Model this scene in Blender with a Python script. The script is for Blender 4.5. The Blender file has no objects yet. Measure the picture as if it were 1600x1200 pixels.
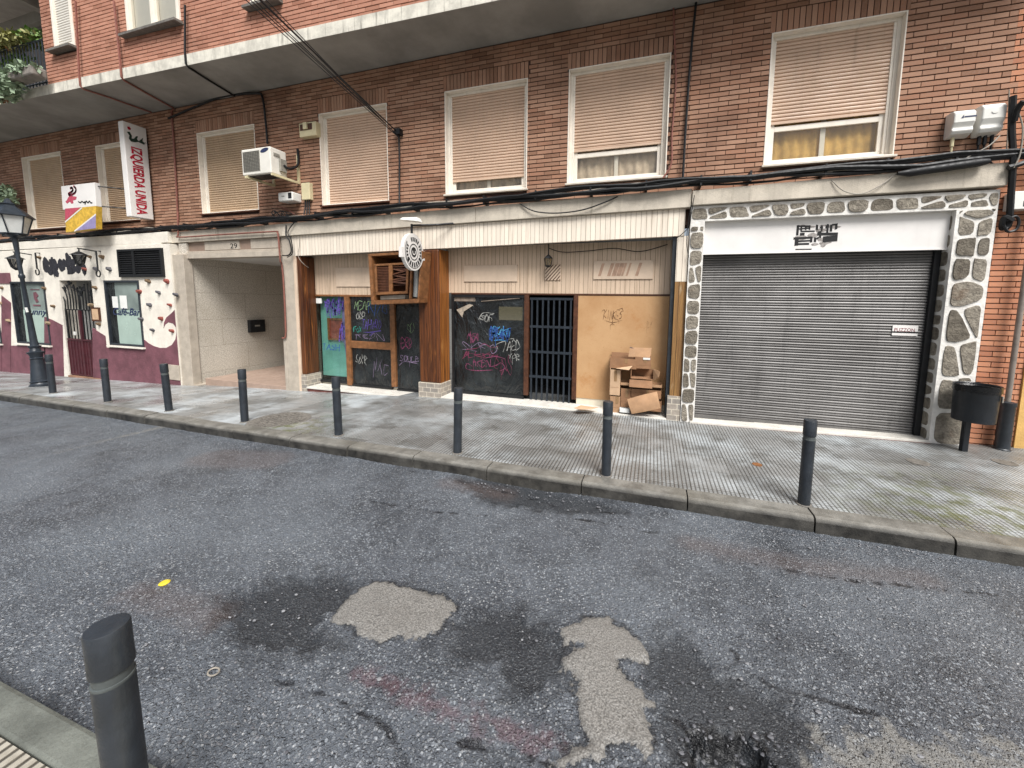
import bpy, math, random
import numpy as np
from mathutils import Vector, Matrix, noise as mnoise
random.seed(7)
S = bpy.context.scene
COL = S.collection
R_ = math.radians

# ------------------------------------------------------------------ camera
H = 1.7586
F_PX, CX, CY = 590.0, 841.2226, 531.1165          # measured for a 1600x1200 picture
YAW, PITCH, ROLL = R_(16.80235), R_(-5.76767), R_(0.77289)
_f = Vector((-math.sin(YAW)*math.cos(PITCH), math.cos(YAW)*math.cos(PITCH), math.sin(PITCH)))
_r = Vector((math.cos(YAW), math.sin(YAW), 0)); _u = _r.cross(_f)
CR = _r*math.cos(ROLL) + _u*math.sin(ROLL)
CU = -_r*math.sin(ROLL) + _u*math.cos(ROLL)
cam_d = bpy.data.cameras.new('camera'); cam = bpy.data.objects.new('camera', cam_d); COL.objects.link(cam)
cam.matrix_world = Matrix(((CR.x, CU.x, -_f.x, 0), (CR.y, CU.y, -_f.y, 0), (CR.z, CU.z, -_f.z, H), (0, 0, 0, 1)))
cam_d.sensor_fit = 'HORIZONTAL'; cam_d.sensor_width = 36; cam_d.lens = F_PX/1600*36
cam_d.shift_x = (800-CX)/1600; cam_d.shift_y = (CY-600)/1600
cam_d.clip_start = 0.02; cam_d.clip_end = 500
S.camera = cam

# ------------------------------------------------------------------ light
SUN_EL, SUN_AZ = R_(53), R_(143)       # azimuth clockwise from +Y: behind the camera, a little to the right
w = bpy.data.worlds.new('World'); S.world = w; w.use_nodes = True
nt = w.node_tree; nt.nodes.clear()
out = nt.nodes.new('ShaderNodeOutputWorld'); bg = nt.nodes.new('ShaderNodeBackground')
sky = nt.nodes.new('ShaderNodeTexSky'); sky.sky_type = 'NISHITA'; sky.sun_disc = False
sky.sun_elevation = SUN_EL; sky.sun_rotation = SUN_AZ; sky.air_density = 1.0; sky.dust_density = 4.0; sky.ozone_density = 1.0
hs = nt.nodes.new('ShaderNodeHueSaturation'); hs.inputs['Saturation'].default_value = 0.5
nt.links.new(sky.outputs[0], hs.inputs['Color']); nt.links.new(hs.outputs[0], bg.inputs[0])
bg.inputs[1].default_value = 0.075
nt.links.new(bg.outputs[0], out.inputs[0])
sd = bpy.data.lights.new('sun', 'SUN'); sd.energy = 3.2; sd.angle = R_(28); sd.color = (1.0, 0.985, 0.965)
sun = bpy.data.objects.new('sun', sd); COL.objects.link(sun)
_sd = Vector((math.sin(SUN_AZ)*math.cos(SUN_EL), math.cos(SUN_AZ)*math.cos(SUN_EL), math.sin(SUN_EL)))
sun.rotation_euler = (-_sd).to_track_quat('-Z', 'Y').to_euler()
S.view_settings.view_transform = 'Standard'; S.view_settings.look = 'None'
S.view_settings.exposure = 0.78; S.view_settings.gamma = 1.0
S.cycles.max_bounces = 6

# ------------------------------------------------------------------ measuring helpers
def ray(px, py):
    return CR*((px-CX)/F_PX) - CU*((py-CY)/F_PX) + _f
def P(px, py, Y):                       # point of the photograph on the plane y = Y
    d = ray(px, py); d = d*(Y/d.y); return Vector((d.x, d.y, d.z+H))
def G(px, py, z=0.0):
    d = ray(px, py); d = d*((z-H)/d.z); return Vector((d.x, d.y, d.z+H))
def AX(px, py, X):
    d = ray(px, py); d = d*(X/d.x); return Vector((d.x, d.y, d.z+H))
def interp(x, tab):
    if x <= tab[0][0]: return tab[0][1]
    for (a, va), (b, vb) in zip(tab, tab[1:]):
        if x <= b: return va+(vb-va)*(x-a)/(b-a)
    return tab[-1][1]
ZF = [(-30, -.75), (-16, -.42), (-10.2, -.27), (-7, -.155), (-3.6, .0), (0.6, .0), (4, .05), (14, .2)]
ZK = [(-30, -.45), (-16, -.22), (-10.3, -.12), (-6, -.03), (-4, 0), (14, 0)]
def zk(x): return interp(x, ZK)
def yk(x): return 3.53*(H-zk(x))/H
def zg(x, y):                           # pavement height
    t = (y-yk(x))/(5.95-yk(x)); t = min(max(t, 0), 1.2)
    return zk(x)*(1-t)+interp(x, ZF)*t
def GP(px, py):
    z = 0
    for _ in range(30):
        p = G(px, py, z); z = zg(p.x, p.y)
    return G(px, py, z)
def GR(px, py):                         # on the carriageway
    z = -.12
    for _ in range(30):
        p = G(px, py, z); z = zk(p.x)-.12
    return G(px, py, z)

# ------------------------------------------------------------------ objects
ORG = {}
def tag(o, label=None, cat=None, group=None, kind=None):
    if label: o['label'] = label
    if cat: o['category'] = cat
    if group: o['group'] = group
    if kind: o['kind'] = kind
    return o
def thing(name, loc, label, cat, group=None):
    o = bpy.data.objects.new(name, None); COL.objects.link(o); o.location = loc
    o.empty_display_size = .1
    ORG[o] = Vector(loc); return tag(o, label, cat, group)
def copy_tree(o, parent=None):
    c = o.copy(); COL.objects.link(c); c.parent = parent
    for ch in list(o.children): copy_tree(ch, c)
    return c

class MB:
    def __init__(s): s.v = []; s.f = []; s.c = []
    def add(s, vs, fs, col=None):
        n = len(s.v); s.v += [tuple(v) for v in vs]; s.f += [tuple(i+n for i in f) for f in fs]
        s.c += [col if col is not None else 0.5]*len(vs)
        return s
    def hexa(s, p, col=None):   # bottom 4 ccw from above, top 4
        return s.add(p, [(3,2,1,0),(4,5,6,7),(0,1,5,4),(1,2,6,5),(2,3,7,6),(3,0,4,7)], col)
    def box(s, x0, x1, y0, y1, z0, z1, col=None):
        if x1 < x0: x0, x1 = x1, x0
        if y1 < y0: y0, y1 = y1, y0
        if z1 < z0: z0, z1 = z1, z0
        return s.hexa([(x0,y0,z0),(x1,y0,z0),(x1,y1,z0),(x0,y1,z0),(x0,y0,z1),(x1,y0,z1),(x1,y1,z1),(x0,y1,z1)], col)
    def fquad(s, pts, y0, y1, col=None):   # quad in the facade plane given as (x,z) tl,tr,br,bl; thick y0..y1
        (a, b, c, d) = pts
        return s.hexa([(d[0],y0,d[1]),(c[0],y0,c[1]),(c[0],y1,c[1]),(d[0],y1,d[1]),(a[0],y0,a[1]),(b[0],y0,b[1]),(b[0],y1,b[1]),(a[0],y1,a[1])], col)
    def prism(s, poly, y0, y1, col=None, inset=0.0):   # polygon (x,z) extruded in y; front at y0
        n = len(poly); A = sum(poly[i][0]*poly[(i+1)%n][1]-poly[(i+1)%n][0]*poly[i][1] for i in range(n))
        if A < 0: poly = poly[::-1]
        cx = sum(p[0] for p in poly)/n; cz = sum(p[1] for p in poly)/n
        k = 1-inset
        vs = [(cx+(p[0]-cx)*k, y0, cz+(p[1]-cz)*k) for p in poly]+[(p[0], y1, p[1]) for p in poly]
        fs = [tuple(range(n))]+[tuple(range(2*n-1, n-1, -1))]+[((i+1)%n, i, n+i, n+(i+1)%n) for i in range(n)]
        return s.add(vs, fs, col)
    def tube(s, pts, r, n=8, col=None, caps=True):
        pts = [Vector(p) for p in pts]; rs = r if isinstance(r, (list, tuple)) else [r]*len(pts)
        vs = []; prev = None
        for i, p in enumerate(pts):
            t = (pts[min(i+1, len(pts)-1)]-pts[max(i-1, 0)])
            if t.length < 1e-9: t = Vector((0, 0, 1))
            t.normalize()
            if prev is None:
                a = Vector((0, 0, 1)) if abs(t.z) < .9 else Vector((1, 0, 0)); u = t.cross(a).normalized()
            else:
                u = (prev-t*prev.dot(t))
                u = u.normalized() if u.length > 1e-6 else t.orthogonal().normalized()
            prev = u; v = t.cross(u)
            for k in range(n):
                a = 2*math.pi*k/n; vs.append(p+(u*math.cos(a)+v*math.sin(a))*rs[i])
        fs = []
        for i in range(len(pts)-1):
            for k in range(n):
                a = i*n+k; b = i*n+(k+1)%n; fs.append((a, b, b+n, a+n))
        if caps: fs += [tuple(range(n-1, -1, -1)), tuple(range((len(pts)-1)*n, len(pts)*n))]
        return s.add(vs, fs, col)
    def lathe(s, prof, c=(0, 0, 0), n=24, col=None, phase=0):  # prof (r,z) upwards
        c = Vector(c); vs = []; fs = []
        for r, z in prof:
            for k in range(n):
                a = 2*math.pi*k/n+phase; vs.append(c+Vector((r*math.cos(a), r*math.sin(a), z)))
        for i in range(len(prof)-1):
            for k in range(n):
                a = i*n+k; b = i*n+(k+1)%n; fs.append((a, b, b+n, a+n))
        fs += [tuple(range(n-1, -1, -1)), tuple(range((len(prof)-1)*n, len(prof)*n))]
        return s.add(vs, fs, col)
    def profile_x(s, prof, x0, x1, col=None):  # open profile (y,z), extruded along x
        n = len(prof)
        vs = [(x0, y, z) for y, z in prof]+[(x1, y, z) for y, z in prof]
        return s.add(vs, [(i, n+i, n+i+1, i+1) for i in range(n-1)], col)
    def build(s, name, mat, parent=None, smooth=False, bevel=0, origin=None):
        me = bpy.data.meshes.new(name)
        o0 = ORG.get(parent, Vector((0, 0, 0))) if parent else (Vector(origin) if origin is not None else Vector((0, 0, 0)))
        me.from_pydata([(v[0]-o0.x, v[1]-o0.y, v[2]-o0.z) for v in s.v], [], s.f); me.update()
        at = me.attributes.new('rnd', 'FLOAT', 'POINT'); at.data.foreach_set('value', [float(c) for c in s.c])
        if smooth:
            me.polygons.foreach_set('use_smooth', [True]*len(me.polygons))
        o = bpy.data.objects.new(name, me); COL.objects.link(o); me.materials.append(mat)
        if parent: o.parent = parent; ORG[o] = o0
        else: o.location = o0; ORG[o] = o0
        if bevel:
            b = o.modifiers.new('bevel', 'BEVEL'); b.width = bevel; b.segments = 2; b.limit_method = 'ANGLE'; b.angle_limit = R_(40)
        elif smooth:
            try: me.set_sharp_from_angle(angle=R_(40))
            except Exception: pass
        return o
def struct(o): o['kind'] = 'structure'; return o

def text_mb(txt, size, org, u, v, depth=.002, shear=0.0, width=None, bold=0.0):
    cu = bpy.data.curves.new('t', 'FONT'); cu.body = txt; cu.size = 1; cu.extrude = .5; cu.resolution_u = 3; cu.offset = bold; cu.shear = shear
    ob = bpy.data.objects.new('t', cu); COL.objects.link(ob)
    dg = bpy.context.evaluated_depsgraph_get(); me = bpy.data.meshes.new_from_object(ob.evaluated_get(dg))
    xs = [q.co.x for q in me.vertices]; ys = [q.co.y for q in me.vertices]
    x0, x1, y0 = min(xs), max(xs), min(ys)
    sx = size if width is None else width/(x1-x0)
    sy = size
    u = Vector(u); v = Vector(v); n = u.cross(v).normalized(); org = Vector(org)
    m = MB()
    m.add([org+u*((q.co.x-x0)*sx)+v*((q.co.y)*sy)+n*((q.co.z+.5)*depth) for q in me.vertices], [tuple(p.vertices) for p in me.polygons])
    bpy.data.objects.remove(ob); bpy.data.curves.remove(cu); bpy.data.meshes.remove(me)
    return m

# ------------------------------------------------------------------ materials
def lin(c):
    if isinstance(c, str): c = tuple(int(c[i:i+2], 16) for i in (0, 2, 4))
    r = []
    for x in c:
        x /= 255; r.append(x/12.92 if x <= .04045 else ((x+.055)/1.055)**2.4)
    return (*r, 1)
class N:
    def __init__(s, name):
        s.m = bpy.data.materials.new(name); s.m.use_nodes = True; s.t = s.m.node_tree
        s.b = s.t.nodes['Principled BSDF']; s.out = s.t.nodes['Material Output']
        g = s.t.nodes.new('ShaderNodeNewGeometry'); s.pos = g.outputs['Position']; s.geo = g
    def n(s, t, **k):
        x = s.t.nodes.new('ShaderNode'+t)
        for a, b in k.items(): setattr(x, a, b)
        return x
    def l(s, a, b): s.t.links.new(a, b)
    def val(s, sock, v):
        if hasattr(v, 'is_output'): s.l(v, sock)
        elif sock.type == 'RGBA' and isinstance(v, (int, float)): sock.default_value = (v, v, v, 1)
        else: sock.default_value = v
    def scale(s, v, sc):
        m = s.n('Mapping'); m.inputs['Scale'].default_value = sc; s.l(v, m.inputs[0]); return m.outputs[0]
    def noise(s, sc, detail=4, rough=.55, vec=None, dist=0):
        x = s.n('TexNoise'); s.l(vec or s.pos, x.inputs['Vector']); x.inputs['Scale'].default_value = sc
        x.inputs['Detail'].default_value = detail; x.inputs['Roughness'].default_value = rough; x.inputs['Distortion'].default_value = dist
        return x.outputs[0]
    def voro(s, sc, vec=None, feature='F1', rnd=1):
        x = s.n('TexVoronoi'); x.feature = feature; s.l(vec or s.pos, x.inputs['Vector']); x.inputs['Scale'].default_value = sc
        x.inputs['Randomness'].default_value = rnd; return x
    def ramp(s, v, a, b, lo=0.0, hi=1.0):
        x = s.n('MapRange'); x.interpolation_type = 'SMOOTHSTEP'; s.val(x.inputs[0], v); x.inputs[1].default_value = a; x.inputs[2].default_value = b
        x.inputs[3].default_value = lo; x.inputs[4].default_value = hi; return x.outputs[0]
    def math(s, op, a, b=0.0, c=None):
        x = s.n('Math', operation=op); s.val(x.inputs[0], a); s.val(x.inputs[1], b)
        if c is not None: s.val(x.inputs[2], c)
        return x.outputs[0]
    def mix(s, fac, a, b, mode='MIX'):
        x = s.n('Mix', data_type='RGBA', blend_type=mode); x.clamp_factor = True
        s.val(x.inputs[0], fac); s.val(x.inputs[6], a); s.val(x.inputs[7], b); return x.outputs[2]
    def attr(s, name): 
        x = s.n('Attribute'); x.attribute_name = name; return x.outputs['Fac']
    def sep(s):
        x = s.n('SeparateXYZ'); s.l(s.pos, x.inputs[0]); return x.outputs
    def comb(s, x, y, z):
        c = s.n('CombineXYZ'); s.val(c.inputs[0], x); s.val(c.inputs[1], y); s.val(c.inputs[2], z); return c.outputs[0]
    def bump(s, h, dist=.01, strength=1.0, prev=None):
        x = s.n('Bump'); x.inputs['Strength'].default_value = strength; x.inputs['Distance'].default_value = dist
        s.l(h, x.inputs['Height'])
        if prev: s.l(prev, x.inputs['Normal'])
        return x.outputs[0]
    def fin(s, col, rough=.6, metal=0.0, normal=None, spec=.5):
        s.val(s.b.inputs['Base Color'], col); s.val(s.b.inputs['Roughness'], rough); s.b.inputs['Metallic'].default_value = metal
        s.b.inputs['Specular IOR Level'].default_value = spec
        if normal: s.l(normal, s.b.inputs['Normal'])
        return s.m
def mat(name, col, rough=.65, var=.18, sc=2.5, bump=.0, bsc=60, metal=0.0, spec=.4, streak=0.0, streak_col='2a2620', speck=0.0, rnd=0.0):
    k = N(name); c = lin(col)
    d = (*[x*(1-var) for x in c[:3]], 1); h = (*[min(1, x*(1+var)) for x in c[:3]], 1)
    o = k.mix(k.ramp(k.noise(sc, 6, .62), .3, .7), d, h)
    if rnd:
        a = k.attr('rnd'); o = k.mix(k.ramp(a, 0, 1), o, k.mix(1.0, o, (*[1+rnd]*3, 1), 'MULTIPLY'))
        o = k.mix(k.ramp(a, 0, .5, rnd, 0), o, (c[0]*.45, c[1]*.4, c[2]*.4, 1))
    if speck:
        o = k.mix(k.ramp(k.noise(140, 2), .5, .72, 0, speck), o, (c[0]*.35, c[1]*.35, c[2]*.35, 1))
    if streak:
        v = k.scale(k.pos, (9, 9, .7)); s1 = k.ramp(k.noise(1.6, 5, .6, v), .52, .78, 0, streak)
        o = k.mix(k.math('MULTIPLY', s1, k.ramp(k.noise(.9, 2), .3, .65)), o, lin(streak_col))
    nrm = None
    if bump: nrm = k.bump(k.noise(bsc, 5, .6), .01, bump)
    rr = k.ramp(k.noise(sc*2.3, 4), .3, .7, max(.05, rough-.1), min(1, rough+.1))
    return k.fin(o, rr, metal, nrm, spec)
M = {}
M['mortar'] = mat('mortar', '45312a', .9, .3, 6, .5, 90)
def brick_mat(name, a, b, c, stain=.35):
    k = N(name); r = k.attr('rnd')
    o = k.mix(k.ramp(r, 0, .55), lin(a), lin(b)); o = k.mix(k.ramp(r, .6, 1), o, lin(c))
    o = k.mix(k.ramp(k.noise(38, 4, .7), .35, .7, 0, .35), o, (.30, .2, .16, 1))
    o = k.mix(k.ramp(k.noise(.8, 4, .6), .45, .75, 0, stain), o, lin('3a2620'))
    o = k.mix(k.ramp(k.noise(9, 5, .7), .62, .8, 0, .3), o, lin('c9b6a8'))
    return k.fin(o, .82, 0, k.bump(k.noise(120, 4), .004, .5), .25)
M['brick'] = brick_mat('brown_brick', '9a7058', 'aa846c', '86624c', .45)
M['brick_up'] = brick_mat('red_brick', 'a97661', 'b5826c', '9a6853', .25)
M['brick_or'] = brick_mat('orange_brick', 'b07456', 'bc8262', 'a36a4e', .15)
M['concrete'] = mat('stained_concrete', 'b6afa3', .85, .18, 3, .5, 70, streak=.75, streak_col='5d5748')
M['ledge'] = mat('ledge_concrete', 'bcb3a4', .8, .14, 4, .4, 60, streak=.55, streak_col='6d6456', speck=.35)
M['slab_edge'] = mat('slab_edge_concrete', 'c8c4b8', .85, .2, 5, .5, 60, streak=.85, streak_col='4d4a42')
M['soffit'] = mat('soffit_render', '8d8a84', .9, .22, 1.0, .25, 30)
M['frame'] = mat('white_frame_paint', 'e2dacd', .45, .06, 6, streak=.25, streak_col='8f8272')
M['sill'] = mat('sill_stone', 'c8c0b3', .6, .1, 9, .2, 60)
M['blind_t'] = mat('tan_blind_plastic', 'b59c80', .55, .08, 2, streak=.35, streak_col='6a5542')
M['blind'] = mat('beige_blind_plastic', 'c9ad96', .5, .07, 2, streak=.3, streak_col='7c6250')
M['blind_w'] = mat('white_blind_plastic', 'cfcbc2', .5, .05, 3)
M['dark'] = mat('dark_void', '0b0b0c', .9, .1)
def glass(name, tint=(.75, .8, .78, 1), refl=.12, op=0.0, opcol=(.05, .06, .06, 1), rough=.03):
    k = N(name); tr = k.n('BsdfTransparent'); tr.inputs[0].default_value = tint
    gl = k.n('BsdfGlossy'); gl.inputs['Roughness'].default_value = rough
    lw = k.n('LayerWeight'); lw.inputs[0].default_value = .5
    fac = k.math('ADD', k.math('MULTIPLY', k.math('POWER', lw.outputs['Facing'], 4.0), .7), refl)
    df = k.n('BsdfDiffuse'); df.inputs[0].default_value = opcol
    m0 = k.n('MixShader'); m0.inputs[0].default_value = op; k.l(tr.outputs[0], m0.inputs[1]); k.l(df.outputs[0], m0.inputs[2])
    m1 = k.n('MixShader'); k.l(fac, m1.inputs[0]); k.l(m0.outputs[0], m1.inputs[1]); k.l(gl.outputs[0], m1.inputs[2])
    k.l(m1.outputs[0], k.out.inputs[0]); return k.m
M['glass'] = glass('window_glass', (.93,.93,.91,1), refl=.05)
M['curtain'] = mat('net_curtain', 'cbb9a4', .9, .25, 5)
M['curtain_y'] = mat('yellow_curtain', 'cda660', .9, .25, 4)
M['cream'] = None
def plank_mat(name, col, pitch, dirt='7a6248', amt=.35, groove='7d6a54', edge=.05, rough=.6):
    k = N(name); x, y, z = k.sep()
    i = k.math('FLOOR', k.math('DIVIDE', x, pitch)); wn = k.n('TexWhiteNoise', noise_dimensions='1D'); k.l(i, wn.inputs['W'])
    c = lin(col)
    o = k.mix(wn.outputs[0], (*[q*.93 for q in c[:3]], 1), (*[min(1, q*1.05) for q in c[:3]], 1))
    v = k.scale(k.pos, (12, 12, .8))
    o = k.mix(k.ramp(k.noise(1.5, 5, .6, v), .5, .78, 0, amt), o, lin(dirt))
    o = k.mix(k.ramp(k.noise(30, 4), .6, .75, 0, amt*.5), o, lin(dirt))
    fr = k.math('FRACT', k.math('DIVIDE', x, pitch)); ed = k.math('MINIMUM', fr, k.math('SUBTRACT', 1.0, fr))
    g = k.ramp(ed, 0.0, edge)
    o = k.mix(g, lin(groove), o)
    return k.fin(o, rough, 0, k.bump(g, .008, .8), .35)
M['cream'] = plank_mat('cream_cladding', 'dfd4c4', .075)
M['cream_in'] = plank_mat('stained_cladding', 'cdb69e', .075, amt=.5)
M['cream_flat'] = mat('cream_plate', 'cbb6a0', .55, .08, 4, streak=.3, streak_col='8a705a')
M['cream_tile'] = mat('cream_tile', 'cdc5b2', .4, .1, 6, streak=.2, streak_col='857a66')
M['marble'] = mat('marble_step', 'cfcbc2', .35, .12, 5, .1, 20, streak=.2, streak_col='7d7468', speck=.15)
M['redstep'] = mat('red_tile', '6b3f38', .7, .25, 8, .3, 60)
def wood_mat(name, a, b, worn=None, sc=1.0, rough=.42):
    k = N(name); v = k.scale(k.pos, (26*sc, 26*sc, .9*sc))
    n1 = k.noise(1.2, 6, .65, v, 1.2); o = k.mix(k.ramp(n1, .3, .72), lin(a), lin(b))
    x, y, z = k.sep()
    q = k.math('ADD', x, y); fr = k.math('FRACT', k.math('DIVIDE', q, .085)); ed = k.math('MINIMUM', fr, k.math('SUBTRACT', 1.0, fr))
    o = k.mix(k.ramp(ed, 0, .06), lin('1d0f08'), o)
    if worn:
        v2 = k.scale(k.pos, (9, 9, 1.3)); o = k.mix(k.ramp(k.noise(1.1, 5, .6, v2), .56, .76, 0, .8), o, lin(worn))
    v3 = k.scale(k.pos, (10, 10, .5)); o = k.mix(k.ramp(k.noise(1.3, 4, .6, v3), .5, .75, 0, .7), o, lin('2a160d'))
    return k.fin(o, k.ramp(n1, .3, .7, rough-.1, rough+.15), 0, k.bump(k.ramp(ed, 0, .08), .006, .6), .45)
M['wood'] = wood_mat('varnished_wood', '33180c', '70401c', 'a86a30')
M['wood_lit'] = wood_mat('lit_varnished_wood', '6b3d18', 'a0652c', 'b98448')
M['wood_worn'] = wood_mat('worn_wood', '6b4a2a', '94703f', 'bfae8e', 1.0, .6)
M['wood_fr'] = mat('wood_frame', '7a5232', .55, .3, 14, .3, 50, streak=.5, streak_col='2e1b10')
M['wood_dk'] = mat('dark_wood_frame', '4a2c1c', .5, .3, 14, .2, 50)
def tile_mat(name, a, b, w_, h_, grout):
    k = N(name); x, y, z = k.sep(); v = k.comb(k.math('ADD', x, y), z, 0.0)
    t = k.n('TexBrick'); k.l(v, t.inputs['Vector']); t.inputs['Color1'].default_value = lin(a); t.inputs['Color2'].default_value = lin(b)
    t.inputs['Mortar'].default_value = lin(grout); t.inputs['Scale'].default_value = 1; t.inputs['Mortar Size'].default_value = .006
    t.inputs['Brick Width'].default_value = w_; t.inputs['Row Height'].default_value = h_; t.inputs['Bias'].default_value = 0
    o = k.mix(k.ramp(k.noise(20, 4), .4, .75, 0, .4), t.outputs[0], lin('6a625a'))
    return k.fin(o, .55, 0, k.bump(t.outputs['Fac'], .005, -.6), .4)
M['tile'] = tile_mat('grey_base_tile', 'a0968a', '85807a', .16, .085, 'c4bbaa')
M['granite'] = None
def granite():
    k = N('granite_panel'); o = k.mix(k.ramp(k.noise(55, 5, .75), .38, .66), lin('9a9286'), lin('dcd5c8'))
    o = k.mix(k.ramp(k.noise(160, 2), .58, .7, 0, .7), o, lin('4a4238')); o = k.mix(k.ramp(k.noise(1.2, 4), .45, .75, 0, .35), o, lin('8f8472'))
    x, y, z = k.sep(); v = k.comb(k.math('ADD', x, y), z, 0.0)
    t = k.n('TexBrick'); k.l(v, t.inputs['Vector']); t.inputs['Scale'].default_value = 1; t.inputs['Mortar Size'].default_value = .004
    t.inputs['Brick Width'].default_value = 1.15; t.inputs['Row Height'].default_value = .62; t.inputs['Mortar Smooth'].default_value = .2
    o = k.mix(k.math('MULTIPLY', t.outputs['Fac'], .55), o, lin('5b5146'))
    return k.fin(o, .5, 0, k.bump(k.noise(120, 3), .003, .4), .4)
M['granite'] = granite()
M['granite_pl'] = mat('pale_granite', 'aca294', .6, .12, 6, .25, 110, speck=.4, streak=.3, streak_col='6d6458')
M['plaster_in'] = mat('white_ceiling', 'c4c4c0', .9, .06)
M['white_wall'] = mat('white_textured_render', 'd6d0c4', .85, .08, 4, .6, 26, streak=.18, streak_col='8d8069')
M['burg'] = mat('burgundy_paint', '6a434b', .75, .22, 3, .6, 30, streak=.45, streak_col='3d2428')
M['burg_gate'] = mat('burgundy_gate', '482228', .5, .2, 6)
M['black_m'] = mat('black_metal', '17181a', .5, .25, 8)
M['vent'] = mat('black_vent', '131416', .55, .2, 8)
M['anth'] = mat('anthracite_paint', '262b31', .42, .25, 9, .2, 60, spec=.5, streak=.25, streak_col='55564f')
M['band'] = mat('bollard_band', '4b5050', .5, .2, 12)
M['lampm'] = mat('lamp_iron', '262c33', .38, .2, 8, .15, 60)
M['opal'] = mat('opal_glass', 'c3c5c2', .25, .06, 4)
def shutter_mat():
    k = N('shutter_steel'); o = k.mix(k.ramp(k.noise(1.6, 5, .6), .3, .7), lin('5e5c5a'), lin('767472'))
    v = k.scale(k.pos, (14, 14, 1.0)); o = k.mix(k.ramp(k.noise(1.2, 5, .6, v), .5, .78, 0, .5), o, lin('444342'))
    o = k.mix(k.ramp(k.noise(40, 3), .64, .76, 0, .4), o, lin('53443c'))
    return k.fin(o, .48, .25, None, .5)
M['shutter'] = shutter_mat()
M['white_panel'] = mat('white_sign_panel', 'd9d6d2', .5, .05, 3, streak=.12, streak_col='9a8f88')
M['mortar_w'] = mat('white_mortar', 'd6d3cd', .8, .14, 9, .8, 30, streak=.35, streak_col='7a7468')
def stone_mat():
    k = N('field_stone'); r = k.attr('rnd')
    o = k.mix(r, lin('777064'), lin('a39b8d')); o = k.mix(k.ramp(k.noise(14, 6, .7), .35, .7, 0, .7), o, lin('49423a'))
    o = k.mix(k.ramp(k.noise(45, 4, .7), .6, .75, 0, .5), o, lin('9c9280'))
    o = k.mix(k.ramp(k.noise(5, 3), .6, .8, 0, .4), o, lin('6d5038'))
    return k.fin(o, .85, 0, k.bump(k.noise(22, 6, .7), .05, .9), .3)
M['stone'] = stone_mat()
M['rubber'] = mat('black_cable', '111214', .55, .2, 10)
M['rubber_g'] = mat('grey_cable', '8b857b', .6, .2, 10)
M['conduit'] = mat('brown_conduit', '7d4f44', .55, .2, 10)
M['steelpipe'] = mat('grey_downpipe', '7d746c', .5, .2, 8, streak=.4, streak_col='4a2f22')
M['white_pl'] = mat('white_plastic', 'd9d8d2', .4, .05, 5, streak=.2, streak_col='98928a')
M['cream_pl'] = mat('cream_plastic', 'c9bf9b', .5, .08, 6)
M['ac'] = mat('ac_casing', 'd5d2c9', .4, .05, 5, streak=.2, streak_col='948a7c')
M['acgrille'] = mat('ac_grille', '86837a', .5, .2, 30)
M['navy'] = mat('navy_ink', '26304f', .5, .1)
M['red'] = mat('red_ink', 'a51d33', .5, .1)
M['redpale'] = mat('faded_red_paint', 'b0475a', .6, .2, 20)
M['yellow'] = mat('yellow_paint', 'c8a23c', .55, .25, 14)
M['purple'] = mat('purple_paint', '8a81a8', .55, .12, 8)
M['greendk'] = mat('dark_green_ink', '263a30', .5, .1)
M['black_i'] = mat('black_ink', '1b1b1c', .7, .2, 20)
M['smoke'] = mat('black_overpaint', '24242a', .8, .4, 16)
M['card'] = mat('cardboard', 'a17f60', .85, .12, 7, .2, 80)
M['card_d'] = mat('brown_cardboard', '8a674b', .85, .14, 7, .2, 80)
M['card_l'] = mat('pale_cardboard', 'b89a7c', .85, .1, 7, .2, 80)
M['paper'] = mat('white_paper', 'd6d6d2', .7, .06, 6)
def board_mat():
    k = N('chipboard'); o = k.mix(k.ramp(k.noise(1.4, 6, .65), .3, .7), lin('a9825a'), lin('b8946c'))
    o = k.mix(k.ramp(k.noise(60, 3), .62, .72, 0, .35), o, lin('8c5f34'))
    o = k.mix(k.ramp(k.noise(2.3, 5, .7), .58, .75, 0, .5), o, lin('a06a36'))
    return k.fin(o, .7, 0, k.bump(k.noise(90, 3), .003, .4), .3)
M['board'] = board_mat()
def plastic_sheet():
    k = N('black_plastic_sheet'); o = k.mix(k.ramp(k.noise(2.2, 5, .6), .35, .72), lin('121416'), lin('2b2f30'))
    v = k.scale(k.pos, (1, 1, .45))
    return k.fin(o, .2, 0, k.bump(k.noise(2.8, 4, .55, v, 2.0), .09, .8), .55)
M['sheet'] = plastic_sheet()
M['teal'] = mat('teal_board', '72a59c', .6, .12, 3, streak=.3, streak_col='35605a')
M['redpic'] = mat('red_poster', '7c3b30', .6, .35, 9)
GRAF = {n: mat('spray_'+n, c, .6, .1) for n, c in dict(violet='5a4a98', blue='4a94bd', white='a9a9a4', pink='84405f', magenta='7d3450', green='7f9870', teal='3f8f80', navy='284a8a', brown='7a5a3c', lilac='8a7894').items()}
M['film'] = None
def film():
    k = N('frosted_window'); x, y, z = k.sep()
    o = k.mix(k.ramp(k.noise(.9, 3), .35, .65), lin('5c6664'), lin('87938e'))
    return k.fin(o, .18, 0, None, .6)
M['film'] = film()
M['bin'] = mat('bin_plastic', '191d22', .45, .2, 6, .15, 40)
M['iron'] = mat('cast_iron', '6a6660', .6, .25, 18, .6, 70)
M['leafA'] = mat('leaf_green', '5f7a3a', .6, .3, 9)
M['leafB'] = mat('leaf_pale', '7f9076', .6, .25, 9)
M['leafC'] = mat('leaf_yellow', '7d7c48', .6, .25, 9)
M['terra'] = mat('grey_planter', '7d7770', .8, .2, 8)
M['yell'] = mat('yellow_render', 'c09a5c', .8, .15, 4, .4, 40)
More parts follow.
